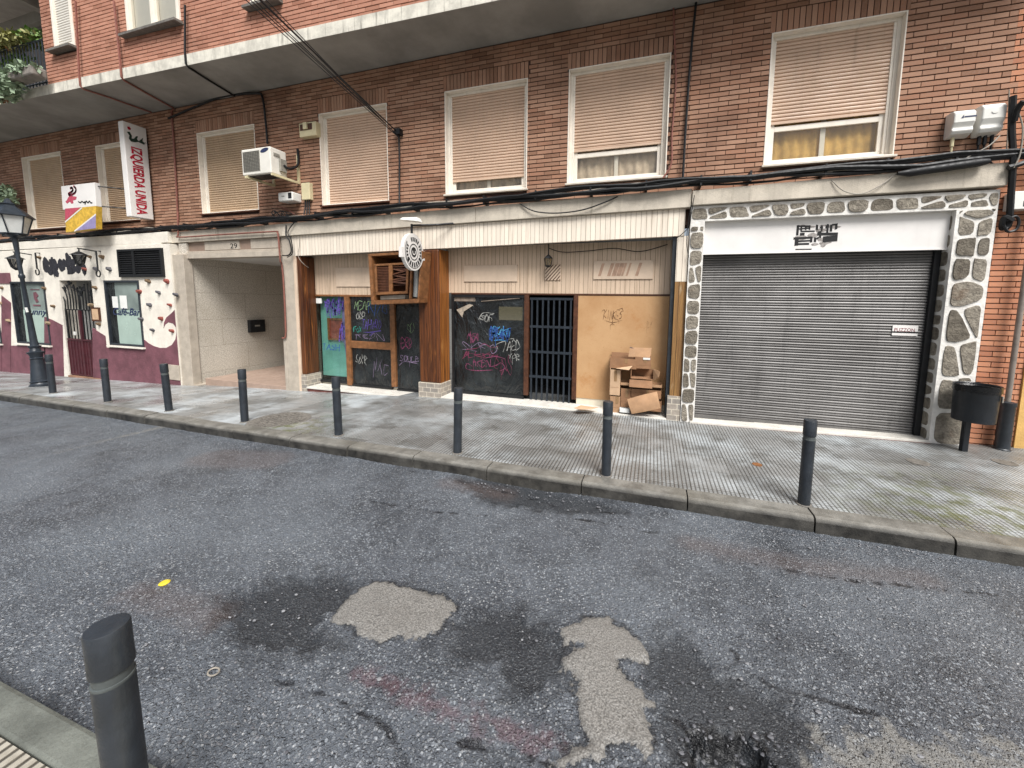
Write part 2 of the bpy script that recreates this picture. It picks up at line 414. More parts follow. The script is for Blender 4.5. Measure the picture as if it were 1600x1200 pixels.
M['hold'] = {c: mat('hold_'+c, h, .7, .15, 20, .4, 60) for c, h in dict(tan='6a5742', grey='57565a', red='85483f', cream='96836a').items()}

# ------------------------------------------------------------------ ground
def poly_sdf(px, py, poly):
    poly = np.array(poly); n = len(poly); d = np.full(px.shape, 1e9); ins = np.zeros(px.shape, bool)
    for i in range(n):
        a = poly[i]; b = poly[(i+1) % n]; e = b-a
        wx = px-a[0]; wy = py-a[1]; t = np.clip((wx*e[0]+wy*e[1])/(e@e+1e-12), 0, 1)
        d = np.minimum(d, np.hypot(wx-e[0]*t, wy-e[1]*t))
        c = ((a[1] > py) != (b[1] > py)); xi = a[0]+(py-a[1])*(e[0])/(e[1] if abs(e[1]) > 1e-9 else 1e-9)
        ins ^= c & (px < xi)
    return np.where(ins, -d, d)
def line_sdf(px, py, pts, wd):
    d = np.full(px.shape, 1e9)
    for a, b in zip(pts, pts[1:]):
        a = np.array(a); b = np.array(b); e = b-a; wx = px-a[0]; wy = py-a[1]; t = np.clip((wx*e[0]+wy*e[1])/(e@e+1e-12), 0, 1)
        d = np.minimum(d, np.hypot(wx-e[0]*t, wy-e[1]*t))
    return d-wd
def vnoise(x, y, sc, seed=0):
    rs = np.random.RandomState(seed); T = rs.rand(256, 256)
    X = x*sc+1000; Y = y*sc+1000; xi = np.floor(X).astype(int); yi = np.floor(Y).astype(int); fx = X-xi; fy = Y-yi
    fx = fx*fx*(3-2*fx); fy = fy*fy*(3-2*fy)
    g = lambda i, j: T[i % 256, j % 256]
    return (g(xi, yi)*(1-fx)+g(xi+1, yi)*fx)*(1-fy)+(g(xi, yi+1)*(1-fx)+g(xi+1, yi+1)*fx)*fy
def z2(pts): return [tuple(GR(500+a*.34375, 850+b*.34375).xy) for a, b in pts]
def z3(pts): return [tuple(GR(1050+a*.34375, 850+b*.34375).xy) for a, b in pts]
def zp(pts): return [tuple(GR(a, b).xy) for a, b in pts]
conc = [z2([(60,345),(150,235),(230,175),(300,170),(470,215),(560,240),(605,270),(590,340),(520,400),(400,430),(290,440),(200,430),(160,390),(130,370),(100,370)]),
        z2([(1100,390),(1200,340),(1310,340),(1380,385),(1440,425),(1490,470),(1480,510),(1430,530),(1400,515),(1360,530),(1355,560),(1390,620),(1480,670),(1500,715),(1470,760),(1490,830),(1525,950),(1490,960),(1440,915),(1330,910),(1300,960),(1150,1000),(1050,1015),(1040,990),(1100,960),(1180,950),(1210,900),(1180,800),(1150,700),(1160,600),(1100,560),(1110,510),(1180,460),(1120,440)])]
soft = z3([(680,900),(720,830),(800,840),(850,870),(930,890),(960,850),(1040,840),(1120,880),(1220,860),(1350,890),(1450,880),(1620,910),(2000,960),(2000,1200),(640,1200),(660,980)])
dark = [z2([(600,330),(760,270),(900,280),(1080,350),(1100,420),(1160,560),(1150,620),(960,720),(800,740),(780,560),(560,560),(520,450)]),
        zp([(330,935),(470,895),(545,895),(565,925),(510,970),(540,1015),(430,1030),(350,1000)]),
        z3([(-150,450),(0,370),(130,480),(230,560),(370,600),(600,750),(690,880),(640,960),(660,1060),(0,1060),(-90,1000),(-70,900),(-90,760),(-70,690),(-150,600)]),
        zp([(700,745),(800,740),(900,770),(1000,800),(1060,802),(900,805),(760,790)])]
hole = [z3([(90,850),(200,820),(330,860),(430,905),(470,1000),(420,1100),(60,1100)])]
red = [(z2([(200,590),(430,700),(600,760),(900,860),(1080,930)]), .055)]
brown = [(zp([(215,925),(270,940),(330,965)]), .1), (zp([(330,715),(420,720)]), .25), (zp([(700,755),(790,770)]), .12), (zp([(1080,850),(1300,890),(1450,905)]), .1)]
cracks = [z3([(330,575),(450,640),(560,665),(700,705),(840,745),(930,760)]), z3([(-60,780),(40,790),(90,850)]), z3([(240,560),(300,520),(270,470)]), z2([(1060,1010),(900,960),(780,930),(640,900)]), zp([(640,735),(720,750),(800,768),(880,790),(960,800)]), zp([(900,690+120),(1000,830),(1100,838)]), zp([(430,1060),(520,1090),(600,1130),(640,1200)]), zp([(0,705),(80,700),(170,683),(262,660)]), zp([(560,780),(680,800),(760,806)]), zp([(1180,880),(1320,905),(1440,918),(1580,930)])]
pale = [(zp([(-60,738),(60,712),(150,690),(262,664)]), .11)]
xs = np.concatenate([np.linspace(-26, -4.2, 80, endpoint=False), np.arange(-4.2, 3.2, .014), np.linspace(3.2, 13, 60)])
ys = np.concatenate([np.arange(.62, 2.6, .014), np.linspace(2.6, 4.6, 70)])
XX, YY = np.meshgrid(xs, ys, indexing='ij'); fx, fy = XX.ravel(), YY.ravel()
mn = lambda L: np.minimum.reduce(L)
wob = (vnoise(fx, fy, 22, 1)-.5)*.05+(vnoise(fx, fy, 60, 2)-.5)*.03
sC = mn([poly_sdf(fx, fy, p) for p in conc])+wob
sD = mn([poly_sdf(fx, fy, p) for p in dark])+wob*1.6
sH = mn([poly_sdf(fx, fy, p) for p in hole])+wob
sR = mn([line_sdf(fx, fy, p, wd) for p, wd in red])+wob
sB = mn([line_sdf(fx, fy, p, wd) for p, wd in brown])+wob
sP = np.minimum(mn([line_sdf(fx, fy, p, wd) for p, wd in pale])+wob, poly_sdf(fx, fy, soft)+wob*3.2)
sK = mn([line_sdf(fx, fy, p, .004) for p in cracks])+wob*.5
ZKx = np.interp(fx, [a for a, b in ZK], [b for a, b in ZK])
stones = (vnoise(fx, fy, 70, 3)-.5)*.006+(vnoise(fx, fy, 38, 4)-.5)*.005
zz = ZKx-.12+(vnoise(fx, fy, 1.1, 5)-.5)*.016+(vnoise(fx, fy, 3.3, 6)-.5)*.008
smooth01 = lambda t: np.clip(t, 0, 1)**2*(3-2*np.clip(t, 0, 1))
cM = smooth01(-sC/.012); dM = smooth01(-sD/.10); hM = smooth01(-sH/.03)
zz += np.where(np.abs(fx) < 4.4, stones*(1-.85*cM)*(1-.6*dM)*1.0, 0)
kM = smooth01(-(sK-.012)/.02); zz += -kM*.012*(np.abs(fx) < 4.4)+cM*.010-dM*.018*(1-cM)-hM*.09+hM*(vnoise(fx, fy, 7, 8)-.5)*.07
nx, ny = len(xs), len(ys)
I = np.arange(nx*ny).reshape(nx, ny)
quads = np.stack([I[:-1, :-1], I[1:, :-1], I[1:, 1:], I[:-1, 1:]], -1).reshape(-1, 4)
me = bpy.data.meshes.new('road'); me.vertices.add(nx*ny); me.vertices.foreach_set('co', np.stack([fx, fy, zz], 1).ravel().astype(np.float32))
me.loops.add(quads.size); me.loops.foreach_set('vertex_index', quads.ravel().astype(np.int32))
me.polygons.add(len(quads)); me.polygons.foreach_set('loop_start', np.arange(0, quads.size, 4, dtype=np.int32)); me.polygons.foreach_set('loop_total', np.full(len(quads), 4, np.int32))
me.update(calc_edges=True); me.validate()
for nm, a in (('sc', sC), ('sd', sD), ('sh', sH), ('sr', sR), ('sb', sB), ('sp', sP), ('sk', sK)):
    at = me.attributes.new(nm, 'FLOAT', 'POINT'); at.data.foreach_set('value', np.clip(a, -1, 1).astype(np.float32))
me.polygons.foreach_set('use_smooth', [True]*len(me.polygons))
def road_mat():
    k = N('asphalt')
    wv = k.n('VectorMath', operation='ADD'); wn = k.n('TexNoise'); k.l(k.pos, wn.inputs['Vector']); wn.inputs['Scale'].default_value = 45; wsc = k.n('VectorMath', operation='SCALE'); k.l(wn.outputs['Color'], wsc.inputs[0]); wsc.inputs['Scale'].default_value = .018; k.l(k.pos, wv.inputs[0]); k.l(wsc.outputs[0], wv.inputs[1])
    v = k.voro(72, wv.outputs[0]); cellr = k.n('SeparateColor'); k.l(v.outputs['Color'], cellr.inputs[0])
    v2 = k.voro(165, wv.outputs[0]); c2 = k.n('SeparateColor'); k.l(v2.outputs['Color'], c2.inputs[0])
    big = k.noise(.8, 5, .6); med = k.noise(5, 5, .65)
    base = k.mix(k.ramp(med, .3, .7), lin('35393f'), lin('51565d'))
    base = k.mix(k.ramp(big, .35, .7), base, lin('5f656c'))
    sm = k.math('MULTIPLY', k.ramp(cellr.outputs[0], .45, .95), k.ramp(v.outputs['Distance'], .62, .30))
    base = k.mix(k.math('MULTIPLY', sm, k.ramp(k.noise(2.2, 3), .3, .7, .55, 1.0)), base, lin('8c9298'))
    lt = k.math('MULTIPLY', k.ramp(cellr.outputs[1], .80, .97), k.ramp(v.outputs['Distance'], .5, .2))
    base = k.mix(k.math('MULTIPLY', lt, k.ramp(k.noise(1.7, 3), .3, .7, .15, .9)), base, lin('b6b8b9'))
    fine = k.math('MULTIPLY', k.ramp(c2.outputs[0], .75, .95), k.ramp(v2.outputs['Distance'], .6, .3))
    base = k.mix(k.math('MULTIPLY', fine, .55), base, lin('9a9b9c'))
    d = k.ramp(k.math('ADD', k.attr('sd'), k.math('MULTIPLY', k.math('SUBTRACT', k.noise(9, 5), .5), .25)), .08, -.10)
    dk = k.mix(k.math('MULTIPLY', fine, .5), lin('1d2024'), lin('5b5e62'))
    base = k.mix(k.math('MULTIPLY', d, .8), base, dk)
    nn = k.math('MULTIPLY', k.math('SUBTRACT', k.noise(30, 4), .5), .09)
    r = k.ramp(k.math('ADD', k.attr('sr'), nn),   .03, -.03, 0, .26)
    base = k.mix(k.math('MULTIPLY', r, k.ramp(k.noise(14, 4), .35, .6)), base, lin('6b3236'))
    b = k.ramp(k.math('ADD', k.attr('sb'), nn), .08, -.10, 0, .2); base = k.mix(b, base, lin('6d5548'))
    p_ = k.math('MULTIPLY', k.ramp(k.math('ADD', k.attr('sp'), nn), .03, -.05, 0, .8), k.ramp(k.noise(12, 5, .65), .3, .55)); base = k.mix(p_, base, lin('7b7a76'))
    ck = k.ramp(k.math('ADD', k.attr('sk'), k.math('MULTIPLY', nn, .12)), .014, .0, 0, .85); base = k.mix(k.math('MULTIPLY', ck, k.ramp(k.noise(4, 3), .35, .55)), base, lin('15161a'))
    c = k.ramp(k.math('ADD', k.attr('sc'), k.math('MULTIPLY', k.math('SUBTRACT', k.noise(55, 5), .5), .05)), .006, -.006)
    cc = k.mix(k.ramp(k.noise(120, 3), .35, .65), lin('5d5c59'), lin('878581')); cc = k.mix(k.ramp(k.noise(6, 4), .45, .75, 0, .4), cc, lin('5f5c58'))
    rim = k.math('MULTIPLY', k.ramp(k.attr('sc'), .035, .008, 0, .75), k.ramp(k.noise(11, 4), .35, .6)); base = k.mix(rim, base, lin('191b1f'))  # dark edge round the concrete patches: thin shadow painted into the asphalt
    cc = k.mix(k.ramp(k.attr('sc'), -.03, .0, 0, .35), cc, lin('55534f'))
    pit = k.ramp(k.noise(26, 5, .7), .60, .70, 0, .75); cc = k.mix(k.math('MULTIPLY', pit, k.ramp(k.noise(3.1, 3), .45, .6)), cc, lin('2f3033'))
    base = k.mix(c, base, cc)
    h1 = k.math('MULTIPLY', k.ramp(k.attr('sh'), .03, -.005), k.ramp(k.attr('sh'), -.09, -.03)); base = k.mix(k.math('MULTIPLY', h1, k.ramp(k.noise(16, 4), .3, .5)), base, lin('0f1013'))  # dark band at the pothole rim: crevice shade painted into the colour
    h2 = k.ramp(k.attr('sh'), -.05, -.09, 0, .8); base = k.mix(k.math('MULTIPLY', h2, k.ramp(k.noise(18, 5), .45, .6)), base, lin('77756f'))
    hh = k.math('ADD', k.math('MULTIPLY', k.ramp(v.outputs['Distance'], .6, .3), cellr.outputs[2]), k.math('MULTIPLY', k.math('MULTIPLY', k.ramp(v2.outputs['Distance'], .6, .25), c2.outputs[1]), .5))
    hh = k.math('MULTIPLY', hh, k.math('SUBTRACT', 1.0, k.math('MULTIPLY', k.math('MAXIMUM', c, k.math('MULTIPLY', d, .5)), .8)))
    hh = k.math('ADD', hh, k.math('MULTIPLY', k.noise(160, 3), .3))
    nrm = k.bump(hh, .009, 1.0)
    return k.fin(base, k.ramp(k.noise(3, 4), .3, .7, .30, .52), 0, nrm, .6)
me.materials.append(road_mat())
ro = bpy.data.objects.new('road', me); COL.objects.link(ro); struct(ro)

# base ground far below and around so that nothing ends in a void
m = MB(); m.box(-120, 120, -60, 120, -1.6, -1.2); struct(m.build('ground', mat('earth', '5a5853', .95)))

def paver_mat():
    k = N('pavement_tiles'); x, y, z = k.sep()
    def grid(v, p, wd):
        f = k.math('FRACT', k.math('DIVIDE', v, p)); e = k.math('MINIMUM', f, k.math('SUBTRACT', 1.0, f))
        return k.ramp(e, 0, wd)
    gx = grid(x, .0382, .30); gy = grid(y, .0382, .22)     # studs of the ribbed tiles
    jx = grid(x, .42, .016); jy = grid(y, .42, .016)
    rib = k.math('MULTIPLY', gx, k.math('ADD', k.math('MULTIPLY', gy, .45), .55))
    # left stretch: flat pavers
    lx = grid(x, .62, .012); ly = grid(y, .31, .02)
    left = k.ramp(k.math('ADD', x, k.math('MULTIPLY', k.noise(2, 2), .3)), -4.3, -4.6)
    ti = k.n('TexWhiteNoise', noise_dimensions='3D')
    k.l(k.comb(k.math('FLOOR', k.math('DIVIDE', x, .42)), k.math('FLOOR', k.math('DIVIDE', y, .42)), 0.0), ti.inputs['Vector'])
    ti2 = k.n('TexWhiteNoise', noise_dimensions='3D')
    k.l(k.comb(k.math('FLOOR', k.math('DIVIDE', x, .62)), k.math('FLOOR', k.math('DIVIDE', y, .31)), 0.0), ti2.inputs['Vector'])
    tv = k.mix(left, ti.outputs[0], ti2.outputs[0])
    o = k.mix(tv, lin('6d6d6b'), lin('8b8c8b'))
    o = k.mix(k.ramp(k.noise(1.1, 5, .65), .42, .68, 0, .75), o, lin('b6bdc0'))
    o = k.mix(k.ramp(k.noise(2.7, 5, .65), .5, .75, 0, .75), o, lin('4b4943'))
    o = k.mix(k.ramp(k.noise(45, 4, .7), .55, .75, 0, .35), o, lin('5a554c'))
    gr = k.mix(left, rib, k.math('MULTIPLY', lx, ly)); j = k.mix(left, k.math('MULTIPLY', jx, jy), 1.0)
    worn = k.ramp(k.noise(1.3, 4), .5, .7, 0, .55)
    o = k.mix(k.math('MULTIPLY', k.math('SUBTRACT', 1.0, gr), k.math('SUBTRACT', .78, worn)), o, lin('35322d'))
    o = k.mix(k.math('MULTIPLY', k.math('SUBTRACT', 1.0, j), .7), o, lin('33302b'))
    mz = k.n('VectorMath', operation='DISTANCE'); k.l(k.pos, mz.inputs[0]); mz.inputs[1].default_value = tuple(GP(1580, 830))
    m1 = k.ramp(mz.outputs['Value'], 1.5, .1, 0, .8)
    mz2 = k.n('VectorMath', operation='DISTANCE'); k.l(k.pos, mz2.inputs[0]); mz2.inputs[1].default_value = tuple(GP(445, 668))
    m2 = k.ramp(mz2.outputs['Value'], .9, .1, 0, .9)
    o = k.mix(k.math('MULTIPLY', k.math('MAXIMUM', m1, m2), k.ramp(k.noise(7, 4), .4, .65)), o, lin('565a32'))
    rough = k.ramp(k.noise(1.4, 4), .38, .66, .24, .6)
    return k.fin(o, rough, 0, k.bump(k.math('MULTIPLY', gr, k.math('ADD', k.math('MULTIPLY', j, .5), .5)), .006, .7), .5)
M['paver'] = paver_mat()
def paver_near():
    k = N('near_tiles'); x, y, z = k.sep()
    f = k.math('FRACT', k.math('DIVIDE', x, .045)); e = k.math('MINIMUM', f, k.math('SUBTRACT', 1.0, f)); g = k.ramp(e, .05, .28)
    o = k.mix(g, lin('3d3830'), lin('a39e92')); o = k.mix(k.ramp(k.noise(9, 5), .45, .7, 0, .5), o, lin('6d675b'))
    return k.fin(o, .5, 0, k.bump(g, .008, .8), .5)
def kerb_mat():
    k = N('kerb_concrete'); g = k.attr('rnd')
    o = k.mix(k.ramp(k.noise(5, 6, .65), .3, .7), lin('5c5a55'), lin('83817b')); o = k.mix(k.ramp(k.noise(130, 2), .55, .72, 0, .4), o, lin('45423c'))
    o = k.mix(k.ramp(k.noise(1.6, 4), .4, .7, 0, .45), o, lin('5d594f'))
    d = k.math('MULTIPLY', g, k.ramp(k.noise(2.2, 5, .65), .2, .6, .62, 1.0)); dk = k.mix(k.ramp(k.noise(9, 5), .3, .7), lin('1d1c1a'), lin('3a3834'))  # road-side face darker: grime plus its weaker light, both painted in
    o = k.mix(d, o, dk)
    return k.fin(o, k.ramp(k.noise(4, 3), .3, .7, .4, .62), 0, k.bump(k.noise(60, 5), .008, .4), .45)
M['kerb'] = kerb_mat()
M['kerb_n'] = mat('near_kerb_concrete', '62655f', .45, .3, 5, .4, 60, speck=.3)
# pavement sheet
m = MB(); px_ = np.linspace(-26, 14, 121); T = np.linspace(0, 1, 7)
vs = []; 
for x in px_:
    y0 = yk(x)+.165
    for t in T:
        y = y0+(6.9-y0)*t; vs.append((x, y, zg(x, y)))
fs = [(i*7+j, (i+1)*7+j, (i+1)*7+j+1, i*7+j+1) for i in range(120) for j in range(6)]
m.add(vs, fs); struct(m.build('pavement', M['paver']))
# kerb stones
jp = sorted([GP(p, q).x for p, q in ((0,614),(122,632),(231,649),(295,659),(365,671),(450,686),(765,727),(909,753),(1075,781),(1274,810))])
jx = jp[:]
x = jp[-1]
while x < 13: x += random.uniform(.85, 1.05); jx.append(x)
x = jp[0]
while x > -25: x -= 1.0; jx.insert(0, x)
fill = []
for a, b in zip(jx, jx[1:]):
    n = max(1, round((b-a)/1.05)); fill += [a+(b-a)*i/n for i in range(n)]
fill.append(jx[-1])
m = MB()
for a, b in zip(fill, fill[1:]):
    a2, b2 = a+.006, b-.006; dz = random.uniform(-.006, .006); dy = random.uniform(-.008, .008)
    def sec(x):
        y = yk(x)+dy; z = zk(x)+dz
        return [(x, y-.03, z-.35), (x, y-.018, z-.035), (x, y-.008, z-.008), (x, y+.018, z+.004), (x, y+.168, z+.003), (x, y+.168, z-.35)]
    A, B = sec(a2), sec(b2)
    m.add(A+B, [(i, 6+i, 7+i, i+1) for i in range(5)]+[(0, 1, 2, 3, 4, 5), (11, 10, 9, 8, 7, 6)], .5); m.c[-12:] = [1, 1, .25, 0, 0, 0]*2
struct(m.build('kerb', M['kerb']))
# near side
m = MB(); m.box(-26, 14, .672, .800, -.4, -.012); struct(m.build('near_kerb', M['kerb_n'], bevel=.02))
m = MB(); m.box(-26, 14, -3, .666, -.5, 0); struct(m.build('near_pavement', paver_near()))

# ------------------------------------------------------------------ facade tools
def free_rects(x0, x1, z0, z1, holes):
    zc = sorted({z0, z1, *[min(max(v, z0), z1) for h in holes for v in h[2:4]]})
    for a, b in zip(zc, zc[1:]):
        if b-a < 1e-6: continue
        cur = x0
        for h in sorted([h for h in holes if h[2] < b-1e-6 and h[3] > a+1e-6]):
            if h[0] > cur: yield cur, min(h[0], x1), a, b
            cur = max(cur, h[1])
        if cur < x1: yield cur, x1, a, b
def wall_box(m, x0, x1, z0, z1, y0, y1, holes):
    for r in free_rects(x0, x1, z0, z1, holes): m.box(r[0], r[1], y0, y1, r[2], r[3])
def bricks(m, x0, x1, z0, z1, yf, holes, L=.25, h=.065, depth=.03, yfun=None, joint=.015, vj=.008):
    r = 0; z = z0
    while z < z1-.01:
        zt = min(z+h-joint, z1); segs = [(x0, x1)]
        for H_ in holes:
            if H_[2] < zt-.004 and H_[3] > z+.004:
                ns = []
                for a, b in segs:
                    if H_[1] <= a or H_[0] >= b: ns.append((a, b)); continue
                    if H_[0] > a: ns.append((a, H_[0]))
                    if H_[1] < b: ns.append((H_[1], b))
                segs = ns
        off = (r % 2)*L/2
        for a, b in segs:
            k = math.floor((a-off)/L)
            while True:
                p = off+k*L; q = p+L-vj; k += 1
                if p >= b-.02: break
                p2, q2 = max(p, a), min(q, b-.002)
                if q2-p2 < .025: continue
                c = random.random(); j = random.uniform(-.0025, .0025)
                if yfun:
                    ya, yb = yfun(p2)+j, yfun(q2)+j
                    m.hexa([(p2,ya,z),(q2,yb,z),(q2,yb+depth,z),(p2,ya+depth,z),(p2,ya,zt),(q2,yb,zt),(q2,yb+depth,zt),(p2,ya+depth,zt)], c)
                else: m.box(p2, q2, yf+j, yf+depth, z, zt, c)
        z += h; r += 1
def blind_prof(y, ztop, zbot, pitch=.047, amp=.010):
    pr = []; z = ztop
    while z > zbot+1e-4:
        zb = max(z-pitch, zbot); d = z-zb
        pr += [(y+.008, z), (y-amp*.6, z-d*.1), (y-amp, z-d*.42), (y-amp*.8, z-d*.74), (y+.008, zb+d*.1)]
        z = zb
    return pr[::-1]

# ------------------------------------------------------------------ apartment building
YB = 6.0                                        # face of the bricks
bld = thing('apartment_building', (-4, 6, 0), 'brown brick apartment building with beige roller blinds over closed shops', 'building')
BX0, BX1 = -19.0, P(1575, 255, YB).x
ZS = 5.85
def ledge_top(x): return interp(x, [(-17, 3.16), (-10, 3.22), (-7.3, 3.25), (-1.2, 3.37), (4, 3.44)])
def ledge_bot(x): return interp(x, [(-17, 2.93), (-10.9, 2.955), (-7.3, 2.99), (-1.2, 3.10), (4, 3.165)])
wins = []
def wrect(tl, tr, br, bl, Y=YB):
    a, b, c, d = [P(*p, Y) for p in (tl, tr, br, bl)]
    return ((a.x+d.x)/2, (b.x+c.x)/2, (c.z+d.z)/2, (a.z+b.z)/2)
W_ = [wrect((1207.8,51.6),(1418.8,15.6),(1396.9,242),(1190.6,259.4)),
      wrect((891.3,109),(1048.8,81),(1040.9,273.6),(883.4,289)),
      wrect((695.8,142.8),(824.9,121.7),(823,294.7),(695,304.5)),
      wrect((498.8,177.5),(605,161),(607,314),(503,322)),
      wrect((308.8,207.5),(398,194),(404,328),(315,335))]
W_ += [wrect((147,229),(210,217),(217,343),(163,348)), wrect((30,246),(97,237),(104,356),(50,358))]
holes = [(a, b, c-.03, d) for a, b, c, d in W_]
lints = [(a-.02, b+.02, d, 3.12+math.ceil((d+.225-3.12)/.065)*.065-.015) for a, b, c, d in W_]
m = MB(); wall_box(m, BX0, BX1, 2.9, ZS+.3, YB+.012, YB+.3, holes); m.build('wall', M['mortar'], bld)
m = MB(); bricks(m, BX0, BX1, 3.12, ZS+.05, YB, holes+lints); m.build('brickwork', M['brick'], bld)
for (a, b, c, d) in lints:
    m = MB(); x = a
    while x < b-.03:
        m.box(x, min(x+.056, b), YB+random.uniform(-.003, .003), YB+.03, c+.002, d, random.random()); x += .066
    m.build('lintel', M['brick'], bld)
blind_bot = [P(1203, 187, YB).z, P(896, 231, YB).z, P(708, 279, YB).z]
for i, (a, b, c, d) in enumerate(W_):
    fw = .055; m = MB()
    if i >= 3: zb = c+.03            # blind fully down
    else: zb = blind_bot[i]
    l0, l1, f0, f1 = YB-.006, YB+.079, YB+.08, YB+.135
    m.box(a, a+.016, l0, l1, c, d); m.box(b-.016, b, l0, l1, c, d); m.box(a+.016, b-.016, l0, l1, d-.016, d); m.box(a+.016, b-.016, l0, l1, c, c+.014)
    m.box(a, a+fw, f0, f1, c, d); m.box(b-fw, b, f0, f1, c, d); m.box(a+fw, b-fw, f0, f1, d-fw, d); m.box(a+fw, b-fw, f0, f1, c, c+.05)
    m.box(a+fw, a+fw+.03, f0+.012, f1-.002, c+.05, d-fw); m.box(b-fw-.03, b-fw, f0+.012, f1-.002, c+.05, d-fw)
    fr = m.build('window', M['frame'], bld, bevel=.004)
    m = MB(); m.profile_x(blind_prof(YB+.112, d-fw+.01, zb), a+fw+.025, b-fw-.025); m.box(a+fw+.025, b-fw-.025, YB+.098, YB+.118, zb-.03, zb+.002)
    m.build('roller_blind', M['blind_t'] if i >= 4 else M['blind'], fr)
    m = MB(); m.box(a-.02, b+.02, YB-.045, YB+.10, c-.03, c-.001)
    m.build('sill', M['sill'] if i < 3 else M['wood_dk'], fr, bevel=.004)
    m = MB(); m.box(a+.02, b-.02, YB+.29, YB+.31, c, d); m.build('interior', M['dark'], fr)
    if i < 3:
        m = MB(); g0, g1 = a+fw+.03, b-fw-.03; zt = zb+.1
        m.box(g0, g1, YB+.122, YB+.155, c+.05, c+.1); m.box(g0, g0+.05, YB+.122, YB+.155, c+.1, zt); m.box(g1-.05, g1, YB+.122, YB+.155, c+.1, zt)
        if i != 2: m.box(g0+.05, g1-.05, YB+.121, YB+.155, zb-.12, zb-.055)
        m.box((g0+g1)/2-.03, (g0+g1)/2+.03, YB+.165, YB+.18, c+.1, zt)
        m.build('sash', M['frame'], fr, bevel=.003)
        m = MB(); m.box(g0+.05, g1-.05, YB+.14, YB+.145, c+.1, zt); m.build('pane', M['glass'], fr)
        m = MB(); n = 60; vs = []
        for k in range(n+1):
            x = g0+(g1-g0)*k/n; y = YB+.215+.012*math.sin(k*1.1)+.006*math.sin(k*.37)
            vs += [(x, y, c+.04), (x, y, zt+.1)]
        m.add(vs, [(2*k, 2*k+2, 2*k+3, 2*k+1) for k in range(n)]); m.build('curtain', M['curtain_y'] if i == 0 else M['curtain'], fr, smooth=True)
# ledge
m = MB()
xs_ = [-19, -17, -14]+[P(268, 375, 5.88).x]
for a, b, yy, dz in ((-19.0, P(262,376,5.8).x, 5.80, .0),):
    m.hexa([(a,yy,ledge_bot(a)),(b,yy,ledge_bot(b)),(b,6.25,ledge_bot(b)),(a,6.25,ledge_bot(a)),(a,yy,ledge_top(a)-.02),(b,yy,ledge_top(b)-.02),(b,6.25,ledge_top(b)),(a,6.25,ledge_top(a))])
m.build('ledge', M['white_wall'], bld, bevel=.006)
m = MB(); segs = [P(262,376,5.8).x+.004, -9.0, -7.6, -5.2, -2.9, P(1081,320,5.88).x-.003]
for a, b in zip(segs, segs[1:]):
    m.hexa([(a,5.88,ledge_bot(a)),(b-.006,5.88,ledge_bot(b)),(b-.006,6.3,ledge_bot(b)),(a,6.3,ledge_bot(a)),(a,5.885,ledge_top(a)-.02),(b-.006,5.885,ledge_top(b)-.02),(b-.006,6.3,ledge_top(b)),(a,6.3,ledge_top(a))])
m.build('ledge', M['ledge'], bld, bevel=.006)
m = MB(); a = P(1081, 320, 5.86).x; b = P(1573, 293, 5.86).x
m.hexa([(a,5.85,3.135),(b,5.85,3.16),(b,6.3,3.16),(a,6.3,3.135),(a,5.855,3.335),(b,5.855,3.42),(b,6.3,3.42),(a,6.3,3.335)])
m.build('ledge', M['ledge'], bld, bevel=.008)

# overhanging upper storey
def yo(x): return 5.17+(x+3)*.027
OX0 = P(72, 128, 4.93).x; OXL = -20; OX1 = 4.15
SLAB_T = .19
m = MB()
xsn = [OXL, -13.5, -7, -3, OX1]
for a, b in zip(xsn, xsn[1:]):
    m.hexa([(a,yo(a),ZS),(b,yo(b),ZS),(b,6.3,ZS),(a,6.3,ZS),(a,yo(a),ZS+.03),(b,yo(b),ZS+.03),(b,6.3,ZS+.03),(a,6.3,ZS+.03)])
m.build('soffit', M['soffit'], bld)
m = MB()
for a, b in zip(xsn, xsn[1:]):
    m.hexa([(a,yo(a)-.006,ZS+.003),(b,yo(b)-.006,ZS+.003),(b,yo(b)+.35,ZS+.032),(a,yo(a)+.35,ZS+.032),(a,yo(a)-.006,ZS+SLAB_T),(b,yo(b)-.006,ZS+SLAB_T),(b,yo(b)+.35,ZS+SLAB_T),(a,yo(a)+.35,ZS+SLAB_T)])
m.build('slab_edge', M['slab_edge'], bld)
def urect(tl, tr, br, bl):
    pts = []
    for p in (tl, tr, br, bl):
        y = 5.0
        for _ in range(8): y = yo(P(*p, y).x)+.03
        pts.append(P(*p, y))
    a, b, c, d = pts
    return ((a.x+d.x)/2, (b.x+c.x)/2, (c.z+d.z)/2, (a.z+b.z)/2)
UW = [urect((78,0),(113,0),(117,74),(84,79)), urect((193,-5),(281,-15),(282,38),(197,52)), urect((389,-40),(437,-50),(437,2),(390,12))]
UW = [(a, b, c, c+1.75) for a, b, c, d in UW]
uh = [(a, b, c-.05, d) for a, b, c, d in UW]
ZT = 9.4
m = MB()
for r in free_rects(OX0, OX1, ZS+SLAB_T, ZT, uh):
    a, b, z0, z1 = r
    m.hexa([(a,yo(a)+.045,z0),(b,yo(b)+.045,z0),(b,yo(b)+.3,z0),(a,yo(a)+.3,z0),(a,yo(a)+.045,z1),(b,yo(b)+.045,z1),(b,yo(b)+.3,z1),(a,yo(a)+.3,z1)])
m.build('upper_wall', M['mortar'], bld)
m = MB(); bricks(m, OX0, OX1, ZS+SLAB_T+.01, 7.9, 0, uh, yfun=lambda x: yo(x)+.03, joint=.014); m.build('upper_brickwork', M['brick_up'], bld)
